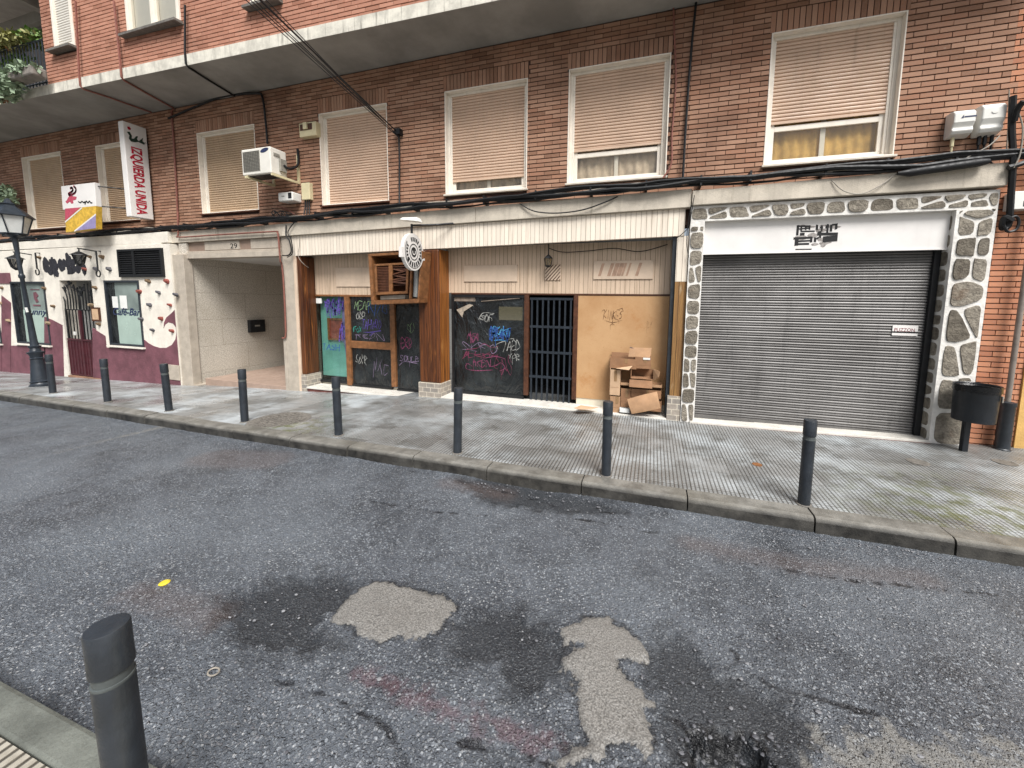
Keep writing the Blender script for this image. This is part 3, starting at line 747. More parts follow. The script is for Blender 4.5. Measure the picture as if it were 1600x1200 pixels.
for i, (a, b, c, d) in enumerate(UW):
    y = yo((a+b)/2)+.03; m = MB(); fw = .07
    m.box(a, a+fw, y-.01, y+.09, c, d); m.box(b-fw, b, y-.01, y+.09, c, d); m.box(a+fw, b-fw, y-.01, y+.09, c, c+fw); m.box(a+fw, b-fw, y-.01, y+.09, d-fw, d)
    if i: m.box((a+b)/2-.05, (a+b)/2+.05, y+.0, y+.09, c+fw, d-fw)
    fr = m.build('window', M['frame'], bld, bevel=.004)
    m = MB(); m.hexa([(a-.05,y-.12,c-.06),(b+.05,y-.12,c-.06),(b+.05,y+.1,c-.05),(a-.05,y+.1,c-.05),(a-.05,y-.12,c-.02),(b+.05,y-.12,c-.02),(b+.05,y+.1,c-.001),(a-.05,y+.1,c-.001)])
    m.build('sill', M['iron'], fr)
    m = MB(); m.box(a+.01, b-.01, y+.10, y+.11, c, d); m.build('curtain', M['blind_w'], fr)
    if i == 0:
        m = MB(); m.profile_x(blind_prof(y+.04, d-fw, c+fw), a+fw, b-fw); m.build('roller_blind', M['blind_w'], fr)
    else:
        m = MB(); m.box(a+fw, b-fw, y+.05, y+.056, c+fw, d-fw); m.build('pane', M['glass'], fr)
# balcony recess at the left end: back wall, ceiling
m = MB(); m.box(OXL, OX0-.01, 6.0, 6.2, ZS+SLAB_T, ZT); m.box(OX0-.1, OX0-.005, yo(OX0)+.32, 6.0, ZS+SLAB_T, ZT); m.build('balcony_wall', mat('balcony_render', '6f6a68', .9), bld)
m = MB(); zc = ZS+2.75; m.hexa([(OXL,4.62,zc),(OX0-.02,4.95,zc),(OX0-.02,6.0,zc),(OXL,6.0,zc),(OXL,4.62,zc+.3),(OX0-.02,4.95,zc+.3),(OX0-.02,6.0,zc+.3),(OXL,6.0,zc+.3)])
m.box(-14.2, -14.0, 4.8, 6, zc-.2, zc-.002)
m.build('balcony_ceiling', mat('balcony_ceiling_render', 'a39c96', .9), bld)
m = MB(); m.box(OXL, OX0, 5.9, 6.0, zc-.25, zc+.3)
m.build('balcony_beam', M['soffit'], bld)
yb = lambda x: yo(x)+.06
m = MB(); a, b = -17.5, OX0-.03
for z in (ZS+SLAB_T+.1, ZS+SLAB_T+.92): m.tube([(a, yb(a), z), (b, yb(b), z)], .018, 6)
x = a
while x < b: m.tube([(x, yb(x), ZS+SLAB_T), (x, yb(x), ZS+SLAB_T+.92)], .011, 5); x += .11
m.build('balcony_railing', M['lampm'], bld)

# ------------------------------------------------------------------ entrance between bar and shop
YF = 5.93; YBAR = 5.78
ent = thing('building_entrance', (-8.8, 6.4, -.2), 'recessed granite doorway number 29 between bar and wooden shop front', 'entrance')
xl = P(293, 500, YBAR+.03).x; xr = P(441, 500, YF).x; xr2 = P(463, 500, YF).x
xlo = P(277, 500, YBAR+.03).x
zc_ = P(360, 400, YF).z
gz = lambda x: interp(x, ZF)
m = MB(); m.box(xl-.25, xl, YBAR+.12, 8.6, -.6, zc_+.3); m.build('side_wall', M['granite'], ent)
m = MB(); m.box(xr, xr+.3, YF+.25, 8.6, -.6, zc_+.3); m.box(xl, xr, 8.6, 8.8, -.6, zc_+.3); m.build('back_wall', M['granite'], ent)
m = MB(); m.box(xl, xr, 6.1, 8.6, zc_, zc_+.1); m.build('ceiling', M['plaster_in'], ent)
m = MB(); m.box(xlo, xl+.02, YBAR+.03, YBAR+.2, gz(xl)-.2, zc_+.05); m.build('left_jamb', M['granite_pl'], ent, bevel=.006)
m = MB(); zt = P(455, 402, YF).z; zm = P(447, 530, YF).z
m.box(xr+.08, xr2, YF, 6.2, gz(xr)-.2, ledge_bot(xr)-.003); m.box(xr, xr+.078, YF-.004, 6.2, gz(xr)-.2, zm); m.box(xr+.03, xr+.079, YF+.1, 6.2, zm+.002, ledge_bot(xr)-.003)
m.build('pillar', M['granite_pl'], ent, bevel=.006)
# lintel: brown band, mouldings
a, b = xlo, xr+.075; za = P(340, 393, YF).z
m = MB(); m.box(a, b, YF+.02, 6.1, za+.02, ledge_bot(a)+.1); m.build('lintel', mat('brown_band', '8a7668', .6, .15), ent)
m = MB(); m.box(a-.03, b+.01, YF-.05, 6.1, za-.14, za-.03); m.box(a, b, YF-.02, 6.1, za-.028, za+.018); m.build('moulding', M['granite_pl'], ent, bevel=.006)
p0 = P(320, 391, YF); p1 = P(374, 386, YF); q0 = P(392, 390, YF); q1 = P(437, 384, YF)
m = MB(); m.box(p0.x, p1.x, YF+.003, YF+.02, za+.035, ledge_bot(p0.x)-.01); m.box(q0.x, q1.x, YF+.003, YF+.02, za+.035, ledge_bot(q0.x)-.01); m.build('number_plate', M['granite_pl'], ent)
np_ = P(360, 388, YF)
text_mb('29', .15, (np_.x, YF+.002, za+.055), (1, 0, 0), (0, 0, 1), .002, 0, .2).build('house_number', M['black_i'], ent)
st0 = P(318, 598, YF).x
m = MB(); m.box(st0, xr, YF+.04, 8.6, -.7, gz(-8.2)+.10); m.build('doorstep', mat('doorstep_stone', '9a8577', .5, .1, 6), ent, bevel=.008)
m = MB(); m.box(xlo, st0-.003, YBAR+.04, 8.6, -.7, gz(xl)+.03); m.build('threshold', M['granite_pl'], ent)
# mailbox on the side wall
a = AX(386, 500, xl); b = AX(411, 518, xl)
mbx = thing('mailbox', (xl, a.y, 1.0), 'small black mailbox on the granite wall inside the entrance', 'mailbox')
m = MB(); m.box(xl, xl+.1, a.y, b.y, b.z, a.z); m.build('case', M['black_m'], mbx, bevel=.01)
m = MB(); m.box(xl+.1, xl+.104, a.y+.12, b.y-.15, (a.z+b.z)/2-.01, (a.z+b.z)/2+.03); m.build('slot', M['rubber_g'], mbx)
def spl(pts, n=4):
    o = []
    for i in range(len(pts)-1):
        p0 = pts[max(i-1, 0)]; p1 = pts[i]; p2 = pts[i+1]; p3 = pts[min(i+2, len(pts)-1)]
        for k in range(n):
            t = k/n; o.append(tuple(.5*((2*b)+(-a+c)*t+(2*a-5*b+4*c-d)*t*t+(-a+3*b-3*c+d)*t**3) for a, b, c, d in zip(p0, p1, p2, p3)))
    o.append(pts[-1]); return o

# ------------------------------------------------------------------ cafe bar at the left
def PB(px, py, dy=0): return P(px, py, YBAR+dy)
bar = thing('bar_front', (-13, YBAR, -.3), 'cream and burgundy cafe bar front with coloured climbing holds on the wall', 'shop front')
bx1 = xlo-.003
d0, d1 = PB(97, 480).x, PB(147, 480).x; dz1 = PB(120, 438).z; bz1 = ledge_bot(-12)-.003
wA = (PB(163,440).x, PB(217,440).x, PB(190,540).z, PB(190,438).z)
wB = (PB(17,445).x, PB(70,445).x, PB(45,537).z, PB(45,440).z)
wC = (PB(-60,445).x, PB(2,520).x, PB(-10,536).z, PB(-20,442).z)
vt = (PB(187,400).x, PB(256,400).x, PB(220,433).z, PB(220,389).z)
bh = [(d0, d1, -2, dz1)]+[(a, b, c, d) for a, b, c, d in (wA, wB, wC)]
m = MB(); wall_box(m, -22, bx1, -.9, ledge_bot(-16)-.004, YBAR, YBAR+.30, bh)
m.box(-22, bx1-.3, YBAR+.02, YBAR+.3, ledge_bot(-16)-.003, ledge_bot(-16)+.03)
m.build('wall', M['white_wall'], bar)
def q(pts): return [tuple((PB(x/4, 300+y/4).x, PB(x/4, 300+y/4).z)) for x, y in pts]
dado = [q([(-600,330),(-260,478),(-260,1500),(-900,1500)]), q([(-262,955),(12,955),(12,1500),(-262,1500)]), q([(10,645),(70,692),(70,1500),(10,1500)]), q([(68,960),(285,960),(285,1500),(68,1500)]),
        q([(278,780),(330,800),(392,832),(412,1500),(278,1500)]),
        q([(578,850),(620,875),(660,900),(668,972),(890,972),(893,915),(930,945),(960,962),(1000,974),(1040,974),(1075,955),(1098,920),(1106,880),(1100,845),(1082,822),(1052,814),(1032,830),(1024,852),(1026,815),(1040,785),(1075,755),(1122,738),(1150,1000),(1168,1500),(590,1500)])]
m = MB()
for i, pl in enumerate(dado):
    if i == 5: pl = [(min(a, bx1-.002), b) for a, b in pl]
    m.prism(pl, YBAR-.005, YBAR+.02)
m.build('painted_dado', M['burg'], bar)
for nm, wv, txt, prt in (('A', wA, 'Café-Bar', 1), ('B', wB, 'Bunny', 0), ('C', wC, None, 0)):
    a, b, c, d = wv; m = MB(); f = .05
    m.box(a, a+f, YBAR-.02, YBAR+.06, c, d); m.box(b-f, b, YBAR-.02, YBAR+.06, c, d); m.box(a+f, b-f, YBAR-.02, YBAR+.06, c, c+f); m.box(a+f, b-f, YBAR-.02, YBAR+.06, d-f, d)
    fr = m.build('window', M['anth'], bar, bevel=.005)
    m = MB(); m.box(a+f, b-f, YBAR+.03, YBAR+.04, c+f, d-f); m.build('pane', M['film'], fr)
    m = MB(); m.box(a+f, a+f+.2*(b-a), YBAR+.024, YBAR+.029, c+f, d-f); m.build('dark_strip', M['sheet'], fr)
    m = MB(); m.box(a+f+.2*(b-a)+.002, b-f, YBAR+.024, YBAR+.029, c+f, c+(d-c)*.55); m.build('film', mat('green_film', '9fb2a8', .2, .08, 2), fr)
    m = MB(); m.box(a-.04, b+.04, YBAR-.06, YBAR+.06, c-.04, c-.003); m.build('sill', M['white_wall'], fr)
    if txt:
        zt = P((166+216)/2, 487, YBAR).z if nm == 'A' else P(55, 487, YBAR).z
        x0 = a+.18 if nm == 'A' else a+.45
        text_mb(txt, .24, (x0, YBAR+.02, zt-.08), (1, 0, 0), (0, 0, 1), .003, .35, (b-f-.03)-x0, .012).build('lettering', M['navy'], fr)
    if prt:
        for k, (x, z, w_, h_) in enumerate(((178,470,.21,.27),(191,470,.26,.31))):
            p = PB(x, z+2); m = MB(); m.box(p.x-w_/2, p.x+w_/2, YBAR+.021, YBAR+.023, p.z-h_/2, p.z+h_/2); nt_ = m.build('notice', M['paper'], fr)
        
    if nm == 'B':
        p = PB(54, 463); m = MB()
        m.box(p.x-.22, p.x+.2, YBAR+.02, YBAR+.023, p.z+.17, p.z+.19); m.box(p.x-.18, p.x+.16, YBAR+.02, YBAR+.023, p.z-.26, p.z-.22)
        m.prism([(p.x-.1,p.z+.1),(p.x+.02,p.z+.12),(p.x+.12,p.z+.02),(p.x+.03,p.z-.04),(p.x+.1,p.z-.14),(p.x-.02,p.z-.17),(p.x-.1,p.z-.05)], YBAR+.02, YBAR+.023)
        m.build('emblem', M['burg'], fr)
# doorway and its double gate with an openwork crest
m = MB(); m.box(d0-.2, d0, YBAR+.3, 8, -1, dz1+.2); m.box(d1, d1+.2, YBAR+.3, 8, -1, dz1+.2); m.box(d0, d1, 7.9, 8, -1, dz1+.2); m.box(d0, d1, YBAR+.3, 8, dz1, dz1+.2)
m.build('passage', M['plaster_in'], bar)
m = MB(); m.box(d0, d1, YBAR-.03, 8, -1, gz((d0+d1)/2)+.05); m.build('doorstep', mat('red_doorstep', '8a6a55', .7), bar)
yg = YBAR+.03; zb = gz((d0+d1)/2)+.07; zt = PB(120, 485).z; zr = PB(120, 532).z
m = MB(); m.box(d0+.02, d1-.02, yg, yg+.03, zb, zr)
n = 11
for k in range(n):
    x = d0+.03+(d1-d0-.06)*k/(n-1); m.box(x-.012, x+.012, yg-.014, yg+.0, zb+.02, zr-.02)
m.box(d0+.02, d1-.02, yg-.02, yg+.04, zr, zr+.035); m.box(d0+.02, d1-.02, yg-.02, yg+.04, zb-.005, zb+.025)
m.box((d0+d1)/2-.035, (d0+d1)/2+.035, yg-.025, yg+.045, zb, zt)
gt = m.build('gate', M['burg_gate'], bar)
wz = PB(120, 517).z
m = MB()
for k in range(10):
    x = d0+.05+(d1-d0-.1)*k/9
    if abs(x-(d0+d1)/2) > .05: m.tube([(x, yg+.012, zr+.03), (x, yg+.012, zt)], .012, 6)
m.box(d0+.02, d1-.02, yg, yg+.03, zt, zt+.025); m.box(d0+.02, d0+.05, yg, yg+.03, zr, zt); m.box(d1-.05, d1-.02, yg, yg+.03, zr, zt)
m.build('bars', M['black_m'], gt)
m = MB(); random.seed(11)
for half in (0, 1):
    a, b = (d0+.04, (d0+d1)/2-.03) if half == 0 else ((d0+d1)/2+.03, d1-.04)
    for k in range(6):
        x = a+(b-a)*k/5; hg = (.34+.34*math.sin(math.pi*(k+.6)/6.4)); sw = -.22*(5-k)/5 if half == 0 else .10*(k-2)/5
        m.tube(spl([(x, yg+.01, zt+.02), (x+.01, yg+.01, zt+hg*.5), (x+sw*.35, yg+.01, zt+hg*.85), (x+sw*.9, yg+.01, zt+hg)], 4), .013, 5)
    for k in range(13):
        t = random.random(); cx = a+(b-a)*t; cz = zt+(.40+.30*math.sin(math.pi*(t*.8+.1)))*random.uniform(.55 if half else .85, 1.05); r_ = random.uniform(.035, .075); a0 = random.random()*6
        m.prism([(cx+r_*math.cos(a0+q_*1.05)*(1 if q_ % 2 else .5), cz+r_*math.sin(a0+q_*1.05)*(1 if q_ % 2 else .5)) for q_ in range(6)], yg-.004*k*.2, yg+.012)
m.build('crest', M['black_m'], gt)
p = PB(118, 520); m = MB(); m.box(p.x-.04, p.x+.05, yg-.06, yg-.02, p.z-.06, p.z+.03); m.build('lock', M['white_pl'], gt, bevel=.008)
# vent
a, b, c, d = vt; m = MB(); m.box(a, b, YBAR-.002, YBAR+.01, c, d)
m.box(a, a+.05, YBAR-.05, YBAR, c, d); m.box(b-.05, b, YBAR-.05, YBAR, c, d); m.box(a+.05, b-.05, YBAR-.05, YBAR, c, c+.05); m.box(a+.05, b-.05, YBAR-.05, YBAR, d-.05, d)
xm = a+(b-a)*.36; m.box(xm-.04, xm+.04, YBAR-.045, YBAR, c+.05, d-.05)
vg = m.build('vent_grille', M['vent'], bar)
m = MB(); n = 11
for k in range(n):
    z = c+.07+(d-c-.14)*k/(n-1)
    for (u0, u1) in ((a+.05, xm-.04), (xm+.04, b-.05)):
        m.hexa([(u0,YBAR-.04,z-.022),(u1,YBAR-.04,z-.022),(u1,YBAR-.034,z-.022),(u0,YBAR-.034,z-.022),(u0,YBAR-.008,z+.016),(u1,YBAR-.008,z+.016),(u1,YBAR-.002,z+.016),(u0,YBAR-.002,z+.016)])
m.build('louvre', M['vent'], vg)
# painted over lettering
m = MB(); random.seed(5)
for cx_, x0, x1 in ((78, 69, 89), (115, 92, 133)):
    for k in range(26):
        x = random.uniform(x0, x1); t = (x-x0)/(x1-x0)
        zlo, zhi = (424+8*t, 404-3*t) if cx_ == 78 else (430-4*t, 400-2*t)
        zc2 = random.uniform(min(zlo, zhi)+4, max(zlo, zhi)-4); p = PB(x, zc2); w_, h_ = random.uniform(.06, .14), random.uniform(.14, .3)
        pl = [(p.x+w_*math.cos(t_)*random.uniform(.7, 1.1), p.z+h_*.6*math.sin(t_)*random.uniform(.7, 1.1)) for t_ in np.linspace(0, 2*math.pi, 9)[:-1]]
        m.prism(pl, YBAR-.0015-.0002*k, YBAR+.01)
m.build('blacked_out_lettering', M['smoke'], bar)
p = PB(5, 434); m = MB(); m.box(p.x-.4, p.x+.38, YBAR-.02, YBAR, p.z-.16, p.z+.13); pb = m.build('small_plaque', M['burg'], bar)
p = PB(151.5, 491); m = MB(); m.box(p.x-.16, p.x+.16, YBAR-.03, YBAR, p.z-.17, p.z+.17); mb_ = m.build('menu_box', M['wood_dk'], bar)
m = MB(); m.box(p.x-.12, p.x+.12, YBAR-.034, YBAR-.03, p.z-.13, p.z+.13); m.build('menu_card', M['card_l'], mb_)
p = PB(274, 581); m = MB(); m.box(p.x-.2, p.x+.16, YBAR-.02, YBAR, p.z-.19, p.z+.16); m.build('meter_hatch', M['granite_pl'], bar, bevel=.004)
random.seed(21)
HOLDS = [(63,403,'tan'),(142,402,'tan'),(161,402,'tan'),(134,421,'red'),(152,421,'grey'),(172,421,'grey'),(71,451,'tan'),(150,450,'tan'),(85,479,'tan'),(144,477,'cream'),(4,450,'tan'),(233,440,'tan'),(262,440,'red'),(219,456,'red'),(249,457,'grey'),(276,461,'grey'),(235,477,'grey'),(267,477,'red'),(222,499,'grey'),(253,498,'red'),(240,516,'grey'),(270,517,'red'),(156,507,'tan'),(77,505,'cream'),(15,501,'cream'),(2,474,'cream')]
for x, y, c in HOLDS:
    p = PB(x, y); m = MB(); r = random.uniform(.05, .075); a0 = random.random()*6
    ring = [(r*random.uniform(.75, 1.15), a0+k*math.pi/4) for k in range(8)]
    vs = [(p.x+rr*math.cos(t), YBAR-.0005, p.z+rr*math.sin(t)*.8) for rr, t in ring]+[(p.x+.012+rr*.55*math.cos(t), YBAR-.07, p.z+.02+rr*.5*math.sin(t)) for rr, t in ring]
    m.add(vs, [((k+1) % 8, k, k+8, (k+1) % 8+8) for k in range(8)]+[tuple(range(8, 16))])
    m.build('climbing_hold', M['hold'][c], bar, smooth=True)

# ------------------------------------------------------------------ wooden shop front
YR = 6.27
shop = thing('shop_front', (-3.3, 6, 0), 'closed wood and cream clad shop front with graffiti on its blacked out windows', 'shop front')
def PF(px, py): return P(px, py, YF)
def PR(px, py): return P(px, py, YR)
SX0 = PF(457.5, 400).x; SX1 = PF(1070, 350).x
fz0 = PF(457, 400).z; fz0r = PF(1071, 368).z
def fasc_bot(x): return fz0+(fz0r-fz0)*(x-SX0)/(SX1-SX0)
m = MB(); m.hexa([(SX0,YF,fasc_bot(SX0)),(SX1,YF,fasc_bot(SX1)),(SX1,YF+.08,fasc_bot(SX1)),(SX0,YF+.08,fasc_bot(SX0)),(SX0,YF,ledge_bot(SX0)-.003),(SX1,YF,ledge_bot(SX1)-.003),(SX1,YF+.08,ledge_bot(SX1)-.003),(SX0,YF+.08,ledge_bot(SX0)-.003)])
m.build('fascia', M['cream'], shop)
m = MB(); m.hexa([(SX0,YF+.081,fasc_bot(SX0)+.03),(SX1,YF+.081,fasc_bot(SX1)+.03),(SX1,YR+.3,fasc_bot(SX1)+.03),(SX0,YR+.3,fasc_bot(SX0)+.03),(SX0,YF+.081,fasc_bot(SX0)+.1),(SX1,YF+.081,fasc_bot(SX1)+.1),(SX1,YR+.3,fasc_bot(SX1)+.1),(SX0,YR+.3,fasc_bot(SX0)+.1)])
m.build('recess_ceiling', M['anth'], shop)
m = MB(); xa = SX0; xb = PF(466.5, 500).x
m.box(xa, xb, YF, YF+.3, gz(xa)-.02, fasc_bot(xa)-.002); m.build('left_trim', M['cream_flat'], shop, bevel=.004)
tz = PF(660, 597).z; tzl = PF(470, 585).z
xc = PF(473, 500).x
m = MB(); m.box(xb+.002, xc, YF+.015, YR+.02, tzl, fasc_bot(xb)-.002); m.build('wood_pillar', M['wood'], shop, bevel=.02)
m = MB(); m.box(xb+.002, xc+.03, YF-.005, YR+.02, gz(xb)-.2, tzl-.001); m.build('tiled_base', M['tile'], shop)
pA, pB = PF(655, 540).x, PF(687, 540).x
m = MB(); m.box(pA, pB, YF, YR+.02, tz, fasc_bot(pA)-.002); m.build('wood_pillar', M['wood'], shop, bevel=.025)
m = MB(); m.box(pB-.01, pB+.004, YF+.03, YR, tz+.001, fasc_bot(pA)-.004); m.build('pillar_side', M['wood_lit'], shop)  # right face of the pillar: its different light painted as paler wood
m = MB(); m.box(pA-.015, pB+.02, YF-.02, YR+.02, -.2, tz-.001); m.build('tiled_base', M['tile'], shop)
# right end
rA, rB = PF(1050, 540).x, P(1071, 500, 5.90).x-.004; zsp = PF(1055, 440).z; tzr = PF(1045, 618).z
m = MB(); m.box(rA, rB, YF+.01, YR+.02, zsp+.001, fasc_bot(rA)-.002); m.build('right_trim', M['cream'], shop)
m = MB(); m.box(rA, rB-.002, YF+.012, YR+.02, tzr, zsp); m.build('wood_pillar', M['wood_worn'], shop)
m = MB(); m.box(rA-.03, rB-.005, YF-.015, YR+.02, -.2, tzr-.001); m.build('tiled_base', M['tile'], shop)
m = MB(); m.box(rA-.055, rA-.001, YF+.05, YR, 0.05, fasc_bot(rA)-.004); m.build('dark_jamb', M['anth'], shop)
# left bay
L0 = PR(489, 500).x; L1 = PR(656, 500).x; lz = PR(489, 460).z
cz = fasc_bot(-5)+.06
m = MB(); m.box(L0-.1, L1+.1, YR, YR+.05, lz, cz); m.build('upper_cladding', M['cream_in'], shop)
a, b = PR(526, 430), PR(578, 448); m = MB(); m.box(a.x, b.x+.1, YR-.02, YR-.001, b.z, PR(526, 418.5).z); m.build('blank_sign_plate', M['cream_flat'], shop, bevel=.003)
sk = PR(500, 605).z; sk2 = PR(500, 596).z
mul = [(PR(541, 520).x, PR(548, 520).x), (PR(611, 520).x, PR(618.5, 520).x)]
m = MB(); m.box(L0-.1, L1+.1, YR+.04, YR+.06, -.2, sk2); m.build('skirting', M['cream_tile'], shop)
m = MB(); m.box(L0, L1, YR-.02, YR+.05, lz-.04, lz-.001); 
for a, b in mul: m.box(a, b, YR-.03, YR+.05, gz(a)+.09, lz-.041)
zx0, zx1 = PR(580, 545).z, PR(580, 534).z
m.box(mul[0][1], mul[1][0], YR-.02, YR+.05, zx0, zx1)
m.build('timber_frame', M['wood_fr'], shop, bevel=.006)
m = MB(); m.box(L0, L0+.05, YR-.01, YR+.05, sk2, lz-.041); m.box(L0+.05, mul[0][0], YR-.01, YR+.05, sk2, sk2+.05)
m.box(mul[0][1]+.0, mul[1][0], YR-.01, YR+.05, sk2-.02, sk2+.02); m.box(mul[1][1], L1, YR-.01, YR+.05, sk2-.05, sk2+.0)
m.build('black_frame', M['black_m'], shop)
panes = {}
def pane(nm, a, b, c, d, mt, y=YR+.02): 
    m = MB(); m.box(a, b, y, y+.01, c, d); o = m.build(nm, mt, shop); panes[nm+str(len(panes))] = o; return o
pn1 = pane('shop_window', L0+.05, mul[0][0], sk2+.05, lz-.041, glass('shop_glass', (.9, .95, .93, 1), .05))
pn2 = pane('shop_window', mul[0][1], mul[1][0], zx1, lz-.041, M['sheet']); pn3 = pane('shop_window', mul[0][1], mul[1][0], sk2+.02, zx0, M['sheet'])
pn4 = pane('shop_door', mul[1][1], L1, sk2, lz-.041, M['sheet'])
# inside of the first window: teal board with a red framed picture, torn sheet
m = MB(); m.box(L0+.09, mul[0][0]+.3, YR+.12, YR+.14, sk2+.12, lz); m.build('teal_backing', M['teal'], pn1)
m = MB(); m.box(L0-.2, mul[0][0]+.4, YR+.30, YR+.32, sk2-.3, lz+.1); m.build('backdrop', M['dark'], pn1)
p0, p1 = PR(506, 497), PR(536, 533); m = MB(); m.box(p0.x, p1.x, YR+.09, YR+.119, p1.z, p0.z); m.build('red_framed_picture', M['redpic'], pn1)
m = MB()
for (u0, u1, w0, w1) in ((p0.x, p0.x+.04, p1.z, p0.z), (p1.x-.04, p1.x, p1.z, p0.z), (p0.x+.04, p1.x-.04, p1.z, p1.z+.04), (p0.x+.04, p1.x-.04, p0.z-.04, p0.z)): m.box(u0, u1, YR+.08, YR+.0895, w0, w1)
m.build('picture_frame', M['wood_fr'], pn1)
pts = [PR(x, y) for x, y in ((530,462),(541,462),(541,598),(538,560),(533,520))]
m = MB(); m.prism([(p.x, p.z) for p in pts], YR+.05, YR+.055); m.build('torn_sheet', mat('lilac_sheet', '6f6690', .6, .25, 6), pn1)
a = PR(492, 466), PR(502, 474); m = MB(); m.box(a[0].x, a[1].x, YR-.002, YR+.018, a[1].z, a[0].z); m.build('price_card', M['paper'], pn1)
# right bay
Q0 = PR(706, 500).x; Q1 = PR(1046, 500).x; qz = PR(720, 457.5).z
m = MB(); m.box(Q0-.1, Q1+.1, YR, YR+.05, qz, cz+.03); m.build('upper_cladding', M['cream_in'], shop)
def plate(nm, x0, y0, x1, y1, mt, dep=.02):
    a, b = PR(x0, y0), PR(x1, y1); m = MB(); m.box(a.x, b.x, YR-dep, YR-.001, b.z, a.z); return m.build(nm, mt, shop, bevel=.003)
plate('blank_sign_plate', 725.5, 415, 809, 440, M['cream_flat'])
pp = plate('scratched_sign_plate', 928, 408, 1020, 436, M['cream_flat'])
m = MB(); random.seed(3); a, b = PR(931, 410), PR(1016, 433)
for k in range(9):
    x = a.x+(b.x-a.x)*(.05+.085*k); w_ = random.uniform(.03, .09)
    if k in (1, 7): continue
    m.prism([(x, b.z+.02), (x+w_, b.z+.02), (x+w_+.06, a.z-.02), (x+.06, a.z-.02)], YR-.0225, YR-.0195)
m.build('ghost_lettering', mat('faded_brown', 'a98b76', .7, .2, 12), pp)
gp = plate('louvre_plate', 852, 414, 876, 438, M['cream_flat'], .015)
m = MB(); a, b = PR(852, 414), PR(876, 438)
for k in range(9):
    t = -.8+1.75*k/8; W_x, H_z = b.x-a.x, a.z-b.z
    pts = []
    x0, z0, x1, z1 = t, 0, t+.9, 1
    def cl(x, z): return (a.x+W_x*min(max(x, 0), 1), b.z+H_z*min(max(z, 0), 1))
    s_ = max(0, -x0/.9); e_ = min(1, (1-x0)/.9)
    if e_ <= s_: continue
    A1 = (x0+.9*s_, s_); B1 = (x0+.9*e_, e_)
    m.prism([cl(A1[0]-.03, A1[1]), cl(A1[0]+.05, A1[1]-.0), cl(B1[0]+.03, B1[1]), cl(B1[0]-.05, B1[1])], YR-.0175-.0002*k, YR-.014)
m.build('slot', M['wood_dk'], gp)
fx1 = PR(817, 550).x; j0 = PR(819, 550).x; j1 = PR(826, 550).x; j2 = PR(895, 550).x; j3 = PR(902, 550).x; qb = PR(760, 615).z
m = MB(); m.box(Q0, Q1, YR-.02, YR+.05, qz-.03, qz-.001)
m.box(j0, j1, YR-.03, YR+.05, .1, qz-.031); m.box(j2, j3, YR-.03, YR+.05, .1, qz-.031)
m.build('timber_frame', M['wood_dk'], shop, bevel=.006)
m = MB(); m.box(Q0, Q0+.05, YR-.01, YR+.05, qb-.02, qz-.031); m.box(Q0+.05, j0, YR-.015, YR+.05, qb-.05, qb+.02); m.box(Q0+.05, j0, YR-.01, YR+.05, qz-.08, qz-.032); m.build('black_frame', M['black_m'], shop)
pn5 = pane('shop_window', Q0+.05, j0, qb+.02, qz-.08, M['sheet'])
m = MB(); m.box(Q0, j0, YR+.02, YR+.05, 0, qb-.051); m.build('skirting', M['cream_tile'], shop)
# crumpled top of the sheet and the gap next to it
a = [PR(x, y) for x, y in ((713,484),(733,475),(739,477),(724,487),(722,496))]; m = MB(); m.prism([(p.x, p.z) for p in a], YR+.008, YR+.0175); m.build('torn_flap', mat('creased_paper', '9b8f80', .7, .3, 20), pn5)
m = MB(); a, b = PR(709, 463), PR(742, 471); m.box(a.x, b.x, YR+.012, YR+.018, b.z, a.z); m.tube([PR(752, 471)-Vector((0,.0,0)), PR(812, 466)], .008, 5); m.build('tape', mat('old_tape', '7d7064', .6, .3, 14), pn5)
m = MB(); a, b = PR(779, 479), PR(816, 501); m.box(a.x, b.x, YR+.014, YR+.0195, b.z, a.z); m.build('clear_patch', glass('gap_glass', (.7, .7, .6, 1), .25, .75, (.11, .10, .06, 1), .1), pn5)
# grille door
zg0 = PR(860, 631).z; m = MB()
n = 8
for k in range(n):
    x = j1+.05+(j2-j1-.1)*k/(n-1); m.box(x-.014, x+.014, YR+.0, YR+.028, zg0, PR(860, 466).z)
for py in (467, 511, 551, 590, 631):
    z = PR(860, py).z; m.box(j1+.015, j2-.015, YR-.004, YR+.032, z-.02, z+.02)
m.build('grille_door', M['lampm'], shop)
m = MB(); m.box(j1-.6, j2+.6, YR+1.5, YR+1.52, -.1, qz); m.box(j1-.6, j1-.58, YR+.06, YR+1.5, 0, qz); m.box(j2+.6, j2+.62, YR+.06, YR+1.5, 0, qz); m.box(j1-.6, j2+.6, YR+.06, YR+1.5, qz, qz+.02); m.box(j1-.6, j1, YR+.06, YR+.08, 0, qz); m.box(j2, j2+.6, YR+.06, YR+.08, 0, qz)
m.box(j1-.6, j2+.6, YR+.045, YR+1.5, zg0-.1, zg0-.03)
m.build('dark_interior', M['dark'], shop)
# chipboard panel with its skirting
bz0 = PR(960, 626).z; m = MB(); m.box(j3, Q1, YR-.012, YR+.03, bz0, qz-.032); bd = m.build('chipboard_panel', M['board'], shop)
m = MB(); m.box(j3, Q1, YR-.0, YR+.05, 0, bz0-.001); m.build('skirting', M['cream_tile'], shop)
# steps
def step(x0, x1, zt):
    m = MB(); m.box(x0, x1, YF-.02, YR+.04, zt-.035, zt); m.build('marble_step', M['marble'], shop, bevel=.005)
    m = MB(); m.box(x0+.01, x1-.01, YF, YR+.04, -.4, zt-.036); m.build('step_riser', M['redstep'], shop)
step(xc+.03, pA-.016, PF(560, 612).z); step(pB+.021, rA-.032, PF(860, 636).z)
